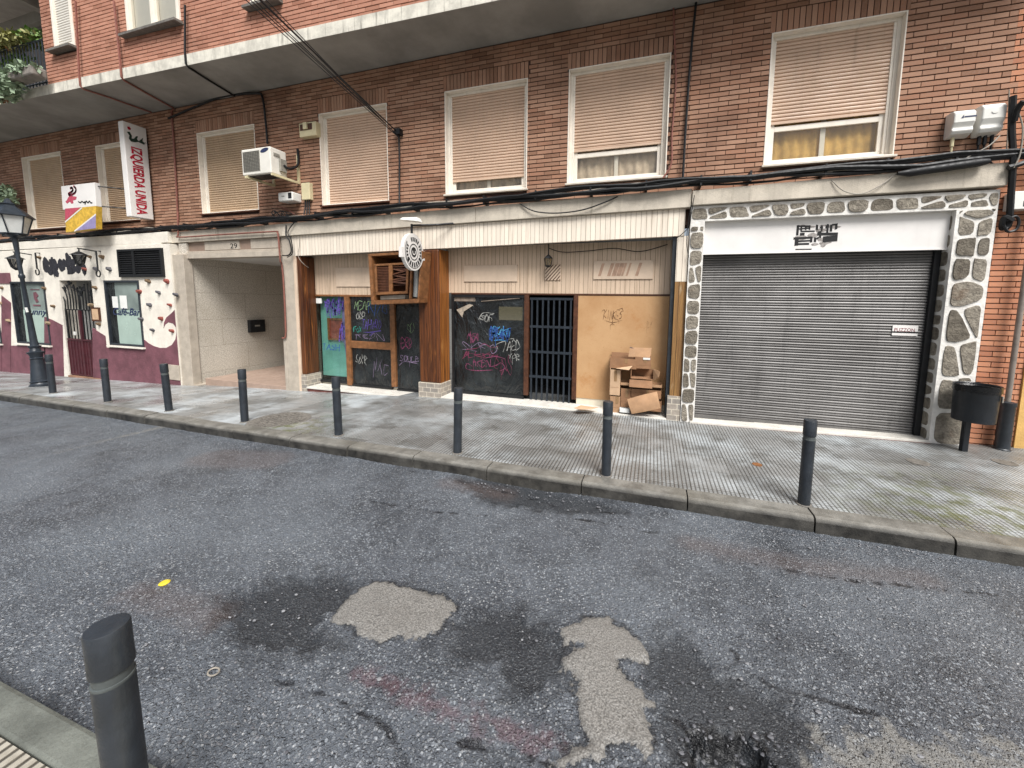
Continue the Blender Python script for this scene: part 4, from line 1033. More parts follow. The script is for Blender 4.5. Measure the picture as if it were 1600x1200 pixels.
# pendant lantern
p = P(857, 384, YF+.16)
ln = thing('pendant_lantern', (p.x, p.y, p.z-.4), 'small black pendant lantern hanging under the shop canopy', 'lantern')
zt_ = fasc_bot(p.x)+.03; zb_ = P(857, 416, YF+.16).z; zm_ = P(857, 399, YF+.16).z
m = MB(); m.tube([(p.x, p.y, zt_), (p.x, p.y, zm_)], .008, 6); m.lathe([(.03, zt_-.02), (.03, zt_-.001)], (p.x, p.y, 0), 10); m.build('chain', M['black_m'], ln)
m = MB(); m.lathe([(.075, zm_-.05), (.05, zm_-.02), (.015, zm_+.01)], (p.x, p.y, 0), 6); m.lathe([(.02, zb_-.02), (.05, zb_), (.052, zb_+.012)], (p.x, p.y, 0), 6)
for k in range(6):
    a = k*math.pi/3; m.tube([(p.x+.05*math.cos(a), p.y+.05*math.sin(a), zb_), (p.x+.07*math.cos(a), p.y+.07*math.sin(a), zm_-.05)], .005, 4)
m.build('cage', M['black_m'], ln)
m = MB(); m.lathe([(.045, zb_+.013), (.062, zm_-.052)], (p.x, p.y, 0), 6); m.build('lantern_glass', glass('lantern_glass', (.8,.75,.6,1), .15), ln)

# broken louvred cabinet fixed over the left bay
cab = thing('louvred_cabinet', (-5, 5.95, 2), 'broken brown louvred wooden cabinet left of the round sign', 'cabinet')
yc = 5.66
CA = [P(575, 397, yc), P(660, 392, yc), P(654, 473, yc), P(580, 476, yc)]
def cb(u, v):   # u,v in 0..1 from top left
    t = CA[0].lerp(CA[1], u); b = CA[3].lerp(CA[2], u); return t.lerp(b, v)
def cq(m, u0, v0, u1, v1, ya, yb_, dy=0):
    a, b, c, d = cb(u0, v0), cb(u1, v0), cb(u1, v1), cb(u0, v1); m.fquad([(a.x,a.z),(b.x,b.z),(c.x,c.z),(d.x,d.z)], ya, yb_)
m = MB()
cq(m, 0, 0, 1, .045, yc, YR-.01); cq(m, 0, .92, 1, 1, yc, YR-.01); cq(m, 0, .046, .06, .919, yc, YR-.01); cq(m, .97, .046, 1, .919, yc, YR-.01); cq(m, .80, .046, .83, .919, yc, yc+.05)
m.build('case', M['wood_fr'], cab, bevel=.004)
m = MB(); cq(m, .061, .046, .799, .919, YR-.06, YR-.02); m.build('back', M['wood_dk'], cab)
m = MB(); cq(m, .09, .2, .75, .24, yc+.02, yc+.05); cq(m, .09, .76, .75, .81, yc+.02, yc+.05)
for u in (.09, .37, .71): cq(m, u, .241, u+(.04 if u != .37 else .07), .759, yc+.02, yc+.05)
dr = m.build('shutter_door', M['wood_fr'], cab, bevel=.004)
m = MB(); n = 16
for k in range(n):
    v = .25+.5*k/n; a = cb(.131, v); b = cb(.369, v); c = cb(.369, v+.035)
    m.hexa([(a.x,yc+.03,c.z),(b.x,yc+.03,c.z),(b.x,yc+.036,c.z),(a.x,yc+.036,c.z),(a.x,yc+.05,a.z),(b.x,yc+.05,b.z),(b.x,yc+.056,b.z),(a.x,yc+.056,a.z)])
m.build('louvre_slats', M['wood_dk'], dr)
m = MB(); random.seed(9)
for k in range(10):
    v = .25+.4*k/10; tl = random.uniform(-.04, .04); a = cb(.442, v+tl); b = cb(.708, v-tl); c = cb(.442, v+.03+tl); d = cb(.708, v+.03-tl); dy = random.uniform(0, .03)
    m.hexa([(c.x,yc+.02+dy,c.z),(d.x,yc+.03+dy,d.z),(d.x,yc+.036+dy,d.z),(c.x,yc+.026+dy,c.z),(a.x,yc+.04+dy,a.z),(b.x,yc+.04+dy,b.z),(b.x,yc+.046+dy,b.z),(a.x,yc+.046+dy,a.z)])
m.build('broken_slats', M['wood_dk'], dr)
m = MB(); a = cb(.9, .3); b = cb(.9, .88); m.tube([(a.x, yc+.06, a.z+.2), (b.x, yc+.06, b.z)], .05, 12); m.build('metal_flue', mat('galvanised_pipe', '8f908e', .4, .15, 6, metal=.5), cab, smooth=True)
m = MB(); cq(m, .14, .83, .66, .905, yc+.08, YR-.07); m.build('inner_panel', M['rubber_g'], cab)

# ------------------------------------------------------------------ graffiti strokes on the panes
LT = {'T':[[(0,1),(1,1)],[(.5,1),(.5,0)]],'A':[[(0,0),(.5,1),(1,0)],[(.2,.4),(.85,.4)]],'S':[[(1,.9),(.4,1),(.1,.75),(.8,.4),(.7,.05),(0,.1)]],'H':[[(0,0),(0,1)],[(1,0),(1,1)],[(0,.5),(1,.5)]],
 'M':[[(0,0),(.1,1),(.5,.4),(.9,1),(1,0)]],'E':[[(1,1),(0,1),(0,0),(1,0)],[(0,.5),(.7,.5)]],'K':[[(0,0),(0,1)],[(1,1),(0,.45),(1,0)]],'P':[[(0,0),(0,1),(.8,.95),(.8,.55),(0,.5)]],'R':[[(0,0),(0,1),(.8,.95),(.8,.55),(0,.5),(.9,0)]],
 'O':[[(.5,1),(.05,.6),(.2,.05),(.8,.05),(1,.6),(.5,1)]],'N':[[(0,0),(0,1),(1,0),(1,1)]],'I':[[(.5,0),(.5,1)]],'U':[[(0,1),(.1,.1),(.6,0),(1,.2),(1,1)]],'L':[[(0,1),(0,0),(.9,0)]],'B':[[(0,0),(0,1),(.8,.8),(.2,.5),(.9,.25),(0,0)]],
 'D':[[(0,0),(0,1),(.8,.8),(.9,.3),(0,0)]],'F':[[(1,1),(0,1),(0,0)],[(0,.55),(.7,.55)]],'C':[[(1,.85),(.5,1),(.05,.5),(.5,0),(1,.15)]],'Y':[[(0,1),(.5,.5),(1,1)],[(.5,.5),(.4,0)]],'X':[[(0,0),(1,1)],[(0,1),(1,0)]],'*':[[(.5,0),(.5,1)],[(0,.75),(1,.25)],[(0,.25),(1,.75)]],' ':[],'-':[[(0,.5),(1,.5)]]}
def ribbon(m, pts, wd0, y, vary=0.0):
    ph = random.random()*6; wd = wd0
    for i_, (a, b) in enumerate(zip(pts, pts[1:])):
        if vary: wd = wd0*max(.35, 1+vary*math.sin(i_*.55+ph)+vary*.5*math.sin(i_*1.7+ph*2))
        a, b = Vector(a), Vector(b); d = b-a
        if d.length < 1e-5: continue
        d.normalize(); n = Vector((-d.y, d.x))*wd/2; e = d*wd*.25
        q_ = [a-e+n, b+e+n, b+e-n, a-e-n]
        m.add([(p.x, y, p.y) for p in q_], [(0, 1, 2, 3)] if True else [])
gl_ = [0]
def tagging(nm, color, par, txt, x0, y0, x1, y1, wd=.016, lean=.1, jit=.12, Y=YR+.0195, extra=(), curl=True):
    random.seed(hash((len(txt), int(x0*10), int(y0))) % 9999); wd *= .72
    a, b = P(x0, y0, Y), P(x1, y1, Y); Wd, Hh = (b.x-a.x)/max(len(txt), 1), (a.z-b.z); m = MB(); i = 0
    for ch in txt:
        for st in LT.get(ch, []):
            pts = [(a.x+Wd*(i+.08+.8*u)+lean*Hh*v+random.uniform(-jit, jit)*Wd*.6, b.z+Hh*v+random.uniform(-jit, jit)*Hh) for u, v in st]
            gl_[0] += 1; ribbon(m, spl(pts) if curl else pts, wd*random.uniform(.7, 1.25), Y-.0006-.00003*(gl_[0] % 60), .5)
            if random.random() < .14:
                q0_ = min(pts, key=lambda q_: q_[1]); ribbon(m, [q0_, (q0_[0]+.002, q0_[1]-random.uniform(.04, .12))], wd*.35, Y-.0006-.00003*(gl_[0] % 60))
        i += 1
    o = m.build(nm, GRAF[color], par)
    for st in extra:
        m = MB()
        pts = [(P(x, y, Y).x, P(x, y, Y).z) for x, y in st]; gl_[0] += 1; ribbon(m, spl(pts, 6), wd*.8, Y-.0006-.00003*(gl_[0] % 60), .5); m.build('graffiti_stroke', GRAF[color], par)
    return o
tagging('graffiti', 'navy', pn1, 'TASH', 503, 537, 531, 548, .024, curl=False)
tagging('graffiti', 'violet', pn1, 'XMOSRE', 506, 468, 540, 484, .03, jit=.3)
tagging('graffiti', 'violet', pn1, 'ENSH', 510, 482, 531, 494, .03, jit=.3)
tagging('graffiti', 'violet', pn1, 'MB', 528, 508, 541, 530, .03, jit=.3)
tagging('graffiti', 'green', pn2, 'MEAP', 553, 471, 579, 484, .016)
tagging('graffiti', 'white', pn2, 'COP', 556, 489, 570, 498, .026, jit=.2)
tagging('graffiti', 'violet', pn2, 'TAHIRO', 564, 500, 596, 514, .018, extra=[[(568,519),(580,519),(596,516)],[(578,524),(585,519),(595,517)]])
tagging('graffiti', 'teal', pn2, 'FOX', 552, 511, 565, 519, .018, jit=.2)
tagging('graffiti', 'white', pn3, 'SOYR', 555, 556, 574, 569, .012, jit=.25)
tagging('graffiti', 'pink', pn4, 'ERB', 626, 530, 644, 545, .018, jit=.25)
tagging('graffiti', 'lilac', pn4, 'SOULB', 624, 555, 655, 566, .014, extra=[[(624,571),(632,565),(652,568)]])
tagging('graffiti', 'white', pn5, 'SOF', 750, 492, 770, 501, .016, jit=.2, extra=[[(748,499),(755,489),(772,490)]])
tagging('graffiti', 'blue', pn5, 'TRKAKO', 764, 511, 796, 526, .022, lean=.12, jit=.22, extra=[[(772,532),(782,531),(792,533)]])
tagging('graffiti', 'pink', pn5, 'MSA', 730, 519, 748, 533, .016, jit=.3)
tagging('graffiti', 'white', pn5, 'AED', 792, 533, 813, 549, .012, jit=.2, extra=[[(778,545),(776,538),(790,534),(786,550)],[(795,530),(803,529),(800,534)]])
tagging('graffiti', 'white', pn5, 'YOR', 794, 553, 812, 562, .012, jit=.25)
tagging('graffiti', 'magenta', pn5, 'ALKSTH', 723, 550, 778, 560, .012, jit=.3, extra=[[(723,560),(735,552),(750,557),(770,548)],[(728,546),(745,544),(756,537),(768,543),(778,541)]])
tagging('graffiti', 'pink', pn5, 'MKEN', 738, 562, 766, 573, .016, jit=.25, extra=[[(766,573),(775,571),(783,567),(789,575),(780,580)],[(738,572),(730,568),(729,576),(745,579),(770,578)],[(755,560),(775,557),(790,561)]])
tagging('graffiti', 'lilac', pn2, 'ASDN', 554, 520, 600, 530, .010, jit=.4)
tagging('graffiti', 'navy', pn2, 'KRO', 575, 472, 606, 494, .010, jit=.4)
tagging('graffiti', 'lilac', pn3, 'MXC', 580, 560, 606, 586, .008, jit=.4)
tagging('graffiti', 'green', pn4, 'CO', 634, 505, 648, 518, .010, jit=.35)
tagging('graffiti', 'lilac', pn5, 'SKRO', 722, 536, 775, 549, .008, jit=.45)
tagging('graffiti', 'magenta', pn5, 'COS', 770, 560, 800, 585, .008, jit=.4)
tagging('graffiti', 'navy', pn5, 'TRKAKO', 763, 513, 797, 530, .03, lean=.12, jit=.25)
tagging('graffiti', 'brown', bd, 'KINKES', 943, 485, 972, 499, .010, Y=YR-.013, jit=.15, extra=[[(940,487),(944,484),(946,488)],[(966,484),(972,482),(974,487)],[(944,500),(958,504),(972,500)]])
tagging('graffiti', 'brown', bd, '*', 953, 500, 960, 510, .010, Y=YR-.013)
tagging('graffiti', 'brown', bd, 'ILY', 1009, 502, 1018, 512, .005, Y=YR-.013)

# ------------------------------------------------------------------ garage front
YG = 5.90
gar = thing('garage_front', (2, 6, 0), 'garage front of white mortared stones round a grey roller shutter', 'shop front')
def PG(px, py): return P(px, py, YG)
gx0 = PG(1071, 500).x; gx1 = PG(1543, 450).x
o0 = PG(1093, 500).x; o1 = (PG(1494, 305).x+PG(1456, 670).x)/2; oz = PG(1290, 337).z
o1 = PG(1474, 500).x
gtz = 3.13
m = MB(); wall_box(m, gx0, gx1, -.2, gtz, YG, 6.2, [(o0, o1, -.3, oz)])
m.build('mortar_wall', M['mortar_w'], gar)
def clip_cell(seed, others, rect):
    poly = [(rect[0],rect[2]),(rect[1],rect[2]),(rect[1],rect[3]),(rect[0],rect[3])]
    for o in others:
        mx, mz = (seed[0]+o[0])/2, (seed[1]+o[1])/2; dx, dz = o[0]-seed[0], o[1]-seed[1]; out_ = []
        for i in range(len(poly)):
            a, b = poly[i], poly[(i+1) % len(poly)]; da = (a[0]-mx)*dx+(a[1]-mz)*dz; db = (b[0]-mx)*dx+(b[1]-mz)*dz
            if da <= 0: out_.append(a)
            if da*db < 0: t = da/(da-db); out_.append((a[0]+(b[0]-a[0])*t, a[1]+(b[1]-a[1])*t))
        poly = out_
        if len(poly) < 3: return None
    return poly
def round_poly(poly, gap, it=2):
    n = len(poly); cx = sum(p[0] for p in poly)/n; cz = sum(p[1] for p in poly)/n
    A = sum(poly[i][0]*poly[(i+1) % n][1]-poly[(i+1) % n][0]*poly[i][1] for i in range(n))
    if A < 0: poly = poly[::-1]
    # shrink edges
    res = poly
    ins = []
    for i in range(n):
        p0, p1, p2 = Vector(res[i-1]), Vector(res[i]), Vector(res[(i+1) % n])
        d1 = (p1-p0); d2 = (p2-p1)
        if d1.length < 1e-6 or d2.length < 1e-6: continue
        n1 = Vector((-d1.y, d1.x)).normalized(); n2 = Vector((-d2.y, d2.x)).normalized(); bis = (n1+n2)
        if bis.length < 1e-4: continue
        bis.normalize(); k = gap/max(.35, bis.dot(n1)); ins.append(tuple(p1+bis*min(k, .5*(Vector((cx, cz))-p1).length)))
    for _ in range(it):
        o = []
        for i in range(len(ins)):
            a, b = Vector(ins[i]), Vector(ins[(i+1) % len(ins)]); o += [tuple(a.lerp(b, .17)), tuple(a.lerp(b, .83))]
        ins = o
    return [(p[0]+random.uniform(-.003, .003), p[1]+random.uniform(-.003, .003)) for p in ins]
def stones(m, rect, seeds, gap, emit):
    seeds = [(s[0]+random.uniform(-.005, .005), s[1]+random.uniform(-.005, .005)) for s in seeds]
    for s in seeds:
        c = clip_cell(s, [o for o in seeds if o != s], rect)
        if not c or len(c) < 3: continue
        p = round_poly(c, gap*random.uniform(.8, 1.25))
        if len(p) < 5: continue
        xs2 = [q_[0] for q_ in p]; zs2 = [q_[1] for q_ in p]
        if max(xs2)-min(xs2) < .02 or max(zs2)-min(zs2) < .02: continue
        emit(m, p)
def emit_front(m, p): m.prism(p, YG-random.uniform(.004, .018), YG+.02, random.random(), .05)
def emit_rev(m, p):   # p in (y,z) on the plane x=o1, facing -x
    n = len(p); pr = random.uniform(.003, .012); cy_ = sum(q_[0] for q_ in p)/n; cz_ = sum(q_[1] for q_ in p)/n
    vs = [(o1-pr, cy_+(a-cy_)*.9, cz_+(b-cz_)*.9) for a, b in p]+[(o1+.01, a, b) for a, b in p]
    m.add(vs, [tuple(range(n)), tuple(range(2*n-1, n-1, -1))]+[((i+1) % n, i, n+i, n+(i+1) % n) for i in range(n)], random.random())
random.seed(33); m = MB()
FS = lambda: m.build('field_stones', M['stone'], gar)
# left band
sd_ = []; z = .06; side = 0
while z < gtz-.3:
    s_ = random.uniform(.16, .26); wx = o0-gx0
    if random.random() < .55: sd_ += [(gx0+wx*random.uniform(.4, .6), z+s_/2)]
    else: sd_ += [(gx0+wx*.3, z+s_*.5), (gx0+wx*.75, z+s_*.56)]
    z += s_
stones(m, (gx0, o0, 0.0, gtz-.27), sd_, .012, emit_front); FS(); m = MB()
# top band
sd_ = []; x = gx0
while x < gx1-.02:
    s_ = random.uniform(.14, .30); z = (oz+gtz)/2
    if random.random() < .3: sd_ += [(x+s_*.4, z+.07), (x+s_*.6, z-.07)]
    else: sd_ += [(x+s_/2, z+random.uniform(-.03, .03))]
    x += s_
stones(m, (gx0, gx1, oz+.015, gtz-.02), sd_, .013, emit_front); FS(); m = MB()
# right pillar: large stones below, smaller above
sd_ = []; z = .0
for s_, kk in ((.52,1),(.32,1.4),(.5,2),(.48,2),(.26,1),(.27,2),(.25,2),(.22,2),(.3,3),(.26,3)):
    wx = gx1-o1
    if kk == 1: sd_ += [(o1+wx*.45, z+s_/2)]
    elif kk == 1.4: sd_ += [(o1+wx*.35, z+s_*.5), (o1+wx*.85, z+s_*.6)]
    elif kk == 2: t = random.uniform(.28, .36); sd_ += [(o1+wx*t, z+s_*random.uniform(.4, .6)), (o1+wx*(t+.47), z+s_*random.uniform(.35, .65))]
    else: sd_ += [(o1+wx*.2, z+s_*.7), (o1+wx*.55, z+s_*.3), (o1+wx*.85, z+s_*.65)]
    z += s_
stones(m, (o1+.02, gx1-.02, 0.02, oz), sd_, .016, emit_front); FS()
random.seed(8); m = MB(); sd_ = []; z = .1
while z < oz-.1: sd_.append(((YG+6.14)/2+random.uniform(-.02, .02), z)); z += random.uniform(.13, .24)
stones(m, (YG+.03, 6.16, .05, oz-.02), sd_, .015, emit_rev); m.build('reveal_stones', M['stone'], gar)
# white sign panel
YS = 5.98
a, b, c, d = P(1097, 351, YS), P(1485, 326, YS), P(1479, 386, YS), P(1096, 399, YS)
zs0, zs1 = (d.z+c.z)/2, oz+.01
m = MB(); m.box(o0-.02, o1+.0, YS, 6.06, zs0, zs1); sg = m.build('sign_panel', M['white_panel'], gar)
m = MB(); m.box(o0, o1, YS-.015, YS+.02, zs0-.012, zs0-.001); m.build('panel_trim', M['white_panel'], gar)
# scratched out black lettering on the panel
m = MB(); k_ = [0]
def ink(px0, py0, px1, py1, skew=0):
    k_[0] += 1; a, b = P(px0, py0, YS), P(px1, py1, YS); m.fquad([(a.x, a.z), (b.x, a.z+skew), (b.x, b.z+skew), (a.x, b.z)], YS-.002-.00005*k_[0], YS+.005)
for r in ((1245,352,1247.5,368),(1245,352,1265,354),(1247,357,1265,358.5),(1251,352,1253,361),(1258,352,1260,359),(1264,352,1266,359),(1251,360.5,1273,362),(1250,364,1257,368),(1240,371,1269,373.5),(1242,374,1247,384),(1246,376,1268,378),(1245,380,1264,382.5),(1266,371,1269,379),(1243,389,1268,390),
          (1275,351,1278,359),(1281,354,1286,356),(1283,352,1285,361),(1290,352,1294,357),(1292,350,1294,366),(1297,351,1300,362),(1300,350,1307,352.5),(1305,350,1308,359),(1277,363.5,1309,367),(1278,362,1283,367),(1280,366,1283,371),(1286,369.5,1308,378),(1288,370,1292,379),(1272,371,1275,378),(1276,371,1279,374)):
    ink(*r, random.uniform(-.01, .012))
m.build('scratched_lettering', M['black_i'], sg)
m = MB(); random.seed(6)
for k in range(16):
    x, y = random.uniform(1246, 1306), random.uniform(352, 384); p = P(x, y, YS); w_, h_ = random.uniform(.03, .1), random.uniform(.015, .04)
    m.prism([(p.x+w_*math.cos(t)*random.uniform(.6, 1), p.z+h_*math.sin(t)*random.uniform(.6, 1)) for t in np.linspace(0, 2*math.pi, 9)[:-1]], YS-.0012-.00004*k, YS+.004)
m.build('paint_smear', mat('grey_smear', '8d8884', .8, .35, 30), sg)
# roller shutter
YH = 6.10; z0, z1 = P(1260, 668, YH).z, zs0+.06
sx0, sx1 = o0-.03, o1-.02
pr = []; z = z1
while z > z0+.09:
    p = .072
    pr += [(YH+.012, z), (YH-.002, z-.006), (YH-.008, z-.018), (YH-.004, z-.030), (YH+.008, z-.036), (YH-.006, z-.044), (YH-.009, z-.054), (YH-.004, z-.063), (YH+.012, z-.069)]
    z -= p
m = MB(); m.profile_x(pr[::-1], sx0, sx1); sh = m.build('roller_shutter', M['shutter'], gar)
m = MB(); m.box(sx0, sx1-.06, YH-.02, YH+.01, z0, z+.004); m.box(sx0, sx1-.06, YH-.035, YH-.0205, z0, z0+.012); m.build('bottom_rail', M['shutter'], sh)
m = MB(); m.box(o1-.075, o1-.012, YH-.05, YH+.06, z0-.02, z1); m.build('guide_rail', M['black_m'], sh); m = MB(); m.box(o0-.02, o0+.005, YH-.05, YH+.06, z0-.02, z1); m.build('guide_rail', M['black_m'], sh)
m = MB(); m.box(sx0, sx1, YH+.014, YH+.03, z0-.05, z1); m.build('backing', M['dark'], sh)
a, b = P(1394, 508, YH), P(1432, 525, YH)
m = MB(); m.box(a.x, b.x, YH-.017, YH-.0085, b.z, a.z); pl_ = m.build('lock_plate', M['white_panel'], sh)
text_mb('PUZZON', .065, (a.x+.02, YH-.0175, a.z-.08), (1, 0, 0), (0, 0, 1), .001, 0, (b.x-a.x)*.8).build('plate_lettering', mat('plate_ink', '7a3038', .6), pl_)
m = MB(); m.box(a.x, b.x, YH-.019, YH-.0175, b.z+.035, b.z+.055); m.build('letter_slot', M['black_m'], pl_)
m = MB(); zl_, zr_ = .030, zg(o1, 5.9)+.035; m.hexa([(o0-.06,YG-.03,-.3),(o1-.002,YG-.03,-.3),(o1-.002,6.2,-.3),(o0-.06,6.2,-.3),(o0-.06,YG-.03,zl_),(o1-.002,YG-.03,zr_),(o1-.002,6.2,zr_),(o0-.06,6.2,zl_)]); m.build('threshold', M['marble'], gar, bevel=.005)
m = MB(); m.hexa([(o0-.06,YG-.034,-.3),(o1-.002,YG-.034,-.3),(o1-.002,YG-.031,-.3),(o0-.06,YG-.031,-.3),(o0-.06,YG-.034,zl_-.03),(o1-.002,YG-.034,zr_-.03),(o1-.002,YG-.031,zr_-.03),(o0-.06,YG-.031,zl_-.03)]); m.build('threshold_riser', M['redstep'], gar)

# ------------------------------------------------------------------ neighbour at the right
nb = thing('neighbour_building', (6, 6, 0), 'orange brick building at the right behind the litter bin', 'building')
nx0 = gx1+.004
yl = P(1590, 640, 6.0).x
m = MB(); m.box(nx0+.02, yl, 6.0+.012, 6.4, -.3, 9); m.build('wall', M['mortar'], nb)
m = MB(); bricks(m, nx0+.02, yl, .0, 8, 6.0, [], joint=.012); m.build('brickwork', M['brick_or'], nb)
m = MB(); m.box(yl+.002, 14, 5.98, 6.4, -.3, 3.0); m.box(yl+.002, 14, 6.0, 6.4, 3.0, 9); m.build('render', M['yell'], nb)
a, b = P(1580, 302, 5.9), P(1610, 327, 5.9)
m = MB(); m.box(a.x, b.x+.5, 5.86, 5.99, b.z, a.z+.01); ns = m.build('small_sign', M['white_pl'], nb, bevel=.006)
m = MB(); c = P(1599, 318, 5.86); m.box(c.x, c.x+.3, 5.857, 5.8598, c.z-.03, c.z+.03); m.build('sign_lettering', M['anth'], ns)

# ------------------------------------------------------------------ bollards
def make_bollard():
    t = thing('bollard', (0, 0, 0), 'x', 'bollard', 'anthracite bollards along the kerbs')
    m = MB(); m.lathe([(.048, -.05), (.048, .595)], n=28); m.build('post', M['anth'], t, smooth=True)
    m = MB(); m.lathe([(.0485, .5955), (.0492, .600), (.0485, .604), (.045, .605), (.045, .630), (.05, .634)], n=28); m.build('band', M['band'], t, smooth=True)
    m = MB(); m.lathe([(.05, .6345), (.0505, .64), (.0505, .765), (.048, .771), (.0, .772)], n=28); m.build('cap', M['anth'], t, smooth=True)
    m = MB(); m.lathe([(.06, -.01), (.06, .006), (.05, .012)], n=20); m.build('foot', M['iron'], t)
    return t
BL = [((1258.75,792), 'dark grey bollard standing in front of the roller shutter'),
      ((946,746), 'dark grey bollard standing in front of the cardboard boxes'),
      ((711.75,710), 'dark grey bollard in front of the window with the blue graffiti'),
      ((525,681.9), 'dark grey bollard beside the manhole, before the teal shop window'),
      ((377.6,660.5), 'dark grey bollard in front of the granite doorway'),
      ((259,643), 'dark grey bollard before the burgundy swirl of the bar wall'),
      ((163,628.75), 'dark grey bollard before the burgundy double gate'),
      ((77.5,615), 'dark grey bollard right next to the street lamp')]
bo = make_bollard()
for i, ((px, py), lb) in enumerate(BL):
    o = bo if i == 0 else copy_tree(bo)
    p = GP(px, py); o.location = (p.x, p.y+.045, zg(p.x, p.y+.045)); o['label'] = lb; o.rotation_euler = (R_(random.uniform(-1.3, 1.3)), R_(random.uniform(-1.3, 1.3)), random.random()*6)
p = G(174, 975, .772); o = copy_tree(bo); o.location = (p.x, p.y, 0); o['label'] = 'large dark grey bollard in the near left foreground, close to the camera'

# ------------------------------------------------------------------ street lamp
p = GP(52, 604); lx, ly = p.x, p.y+.12; lz0 = zg(lx, ly)
lamp = thing('street_lamp', (lx, ly, lz0), 'dark iron street lamp with a glazed lantern at the left edge', 'street lamp')
h_ = lambda py: P(40, py, ly).z-lz0
m = MB(); pr = [(.20,-.03),(.20,.035),(.17,.06),(.165,.085),(.19,.10),(.16,.12),(.11,.55),(.105,.6),(.13,.61),(.10,.63),(.115,.70),(.15,.74),(.15,.75),(.10,.77),(.095,.83),(.13,.87),(.13,.885),(.085,.90),(.075,1.0),(.06,1.55),(.066,1.56),(.066,1.6),(.052,1.61),(.045,2.35),(.065,2.37),(.065,2.42),(.045,2.45)]
m.lathe([(r*(.88 if z < .8 else .74), z) for r, z in pr], (lx, ly, lz0), 24); m.build('column', M['lampm'], lamp, smooth=True)
LX = lx
zb_, ze, zt_ = P(20, 366, ly).z, P(20, 338, ly).z, P(20, 318, ly).z
m = MB(); m.tube([(lx, ly, lz0+2.44), (lx, ly, (lz0+2.44+zb_)/2), (LX, ly, zb_-.02)], [.034, .032, .05], 12); m.lathe([(.05, zb_-.06), (.16, zb_-.02), (.16, zb_)], (LX, ly, 0), 6); m.build('neck', M['lampm'], lamp)
m = MB(); r0, r1 = .17, .28; ph = .3
for k in range(6):
    a = k*math.pi/3+ph; m.tube([(LX+r0*math.cos(a), ly+r0*math.sin(a), zb_), (LX+r1*math.cos(a), ly+r1*math.sin(a), ze)], .012, 5)
m.lathe([(r0+.015, zb_+.001), (r0+.015, zb_+.02)], (LX, ly, 0), 6, phase=ph); m.lathe([(r1+.05, ze), (r1+.05, ze+.015), (.13, zt_-.03), (.13, zt_), (.15, zt_+.005), (.06, zt_+.05), (.05, zt_+.1), (.015, zt_+.14)], (LX, ly, 0), 6, phase=ph)
for k in range(24):
    a = k*math.pi/12; b = a+math.pi/12
    m.tube([(LX+.24*math.cos(a), ly+.24*math.sin(a), zb_-.0), (LX+.24*math.cos(b), ly+.24*math.sin(b), zb_-.0)], .009, 4)
m.build('lantern_frame', M['lampm'], lamp)
m = MB(); m.lathe([(r0, zb_+.021), (r1-.01, ze-.002)], (LX, ly, 0), 6, phase=ph); m.build('lantern_glass', M['opal'], lamp)
m = MB(); pz = lz0+1.62
m.tube([(lx+.053, ly-.03, pz), (lx+.055, ly-.04, pz+.1)], .02, 6); m.build('sticker', M['paper'], lamp)

_t = P(23, 372, ly); lamp.rotation_euler = (0, math.atan2(_t.x-lx, _t.z-lz0), 0)
# wall lanterns of the bar
def lantern(x, y, z, lbl, s=1.0):
    t = thing('wall_lantern', (x, y, z), lbl, 'lantern', 'lanterns on the bar wall')
    m = MB(); m.tube([(x, YBAR+.01, z+.35*s), (x, y-.02, z+.42*s), (x+.03*s, y, z+.36*s), (x, y, z+.26*s)], .014, 6)
    m.lathe([(.30*s, z+.10*s), (.29*s, z+.12*s), (.10*s, z+.24*s), (.03*s, z+.28*s)], (x, y, 0), 6); m.build('hood', M['black_m'], t)
    m = MB()
    for k in range(6):
        a = k*math.pi/3; m.tube([(x+.13*s*math.cos(a), y+.13*s*math.sin(a), z-.3*s), (x+.22*s*math.cos(a), y+.22*s*math.sin(a), z+.1*s)], .012, 4)
        m.tube([(x+.13*s*math.cos(a), y+.13*s*math.sin(a), z-.3*s), (x+.22*s*math.cos(a+1.047), y+.22*s*math.sin(a+1.047), z+.1*s)], .009, 4)
    m.lathe([(.02, z-.42*s), (.12*s, z-.33*s), (.14*s, z-.29*s)], (x, y, 0), 6); m.build('cage', M['black_m'], t)
    m = MB(); m.lathe([(.125*s, z-.295*s), (.205*s, z+.095*s)], (x, y, 0), 6); m.build('lantern_glass', glass('smoky_glass', (.55,.53,.5,1), .1, .3), t)
yw = 5.5
p = P(124, 402, yw); lantern(p.x, yw, p.z, 'black lantern on a curved arm above the burgundy gate', .5)
p = P(24, 408, yw); lantern(p.x, yw, p.z, 'black lantern partly hidden behind the street lamp column', .55)
for (px, y0, y1, lb) in ((55, 395, 420, 'thin black hanging hook on the bar wall next to the street lamp'), (150, 392, 422, 'thin black hanging hook on the bar wall right of the gate lantern')):
    a, b = P(px, y0, 5.7), P(px+2, y1, 5.7); m = MB(); m.tube([(a.x, YBAR, a.z), (a.x, 5.7, a.z), (a.x, 5.7, b.z)], .016, 6)
    m.tube([(a.x+.08*math.sin(t), 5.7, b.z-.08+.08*math.cos(t)) for t in np.linspace(0, 5.4, 12)], .014, 6); o = m.build('hanging_hook', M['black_m'], None, origin=a); tag(o, lb, 'hook', 'hooks on the bar wall')

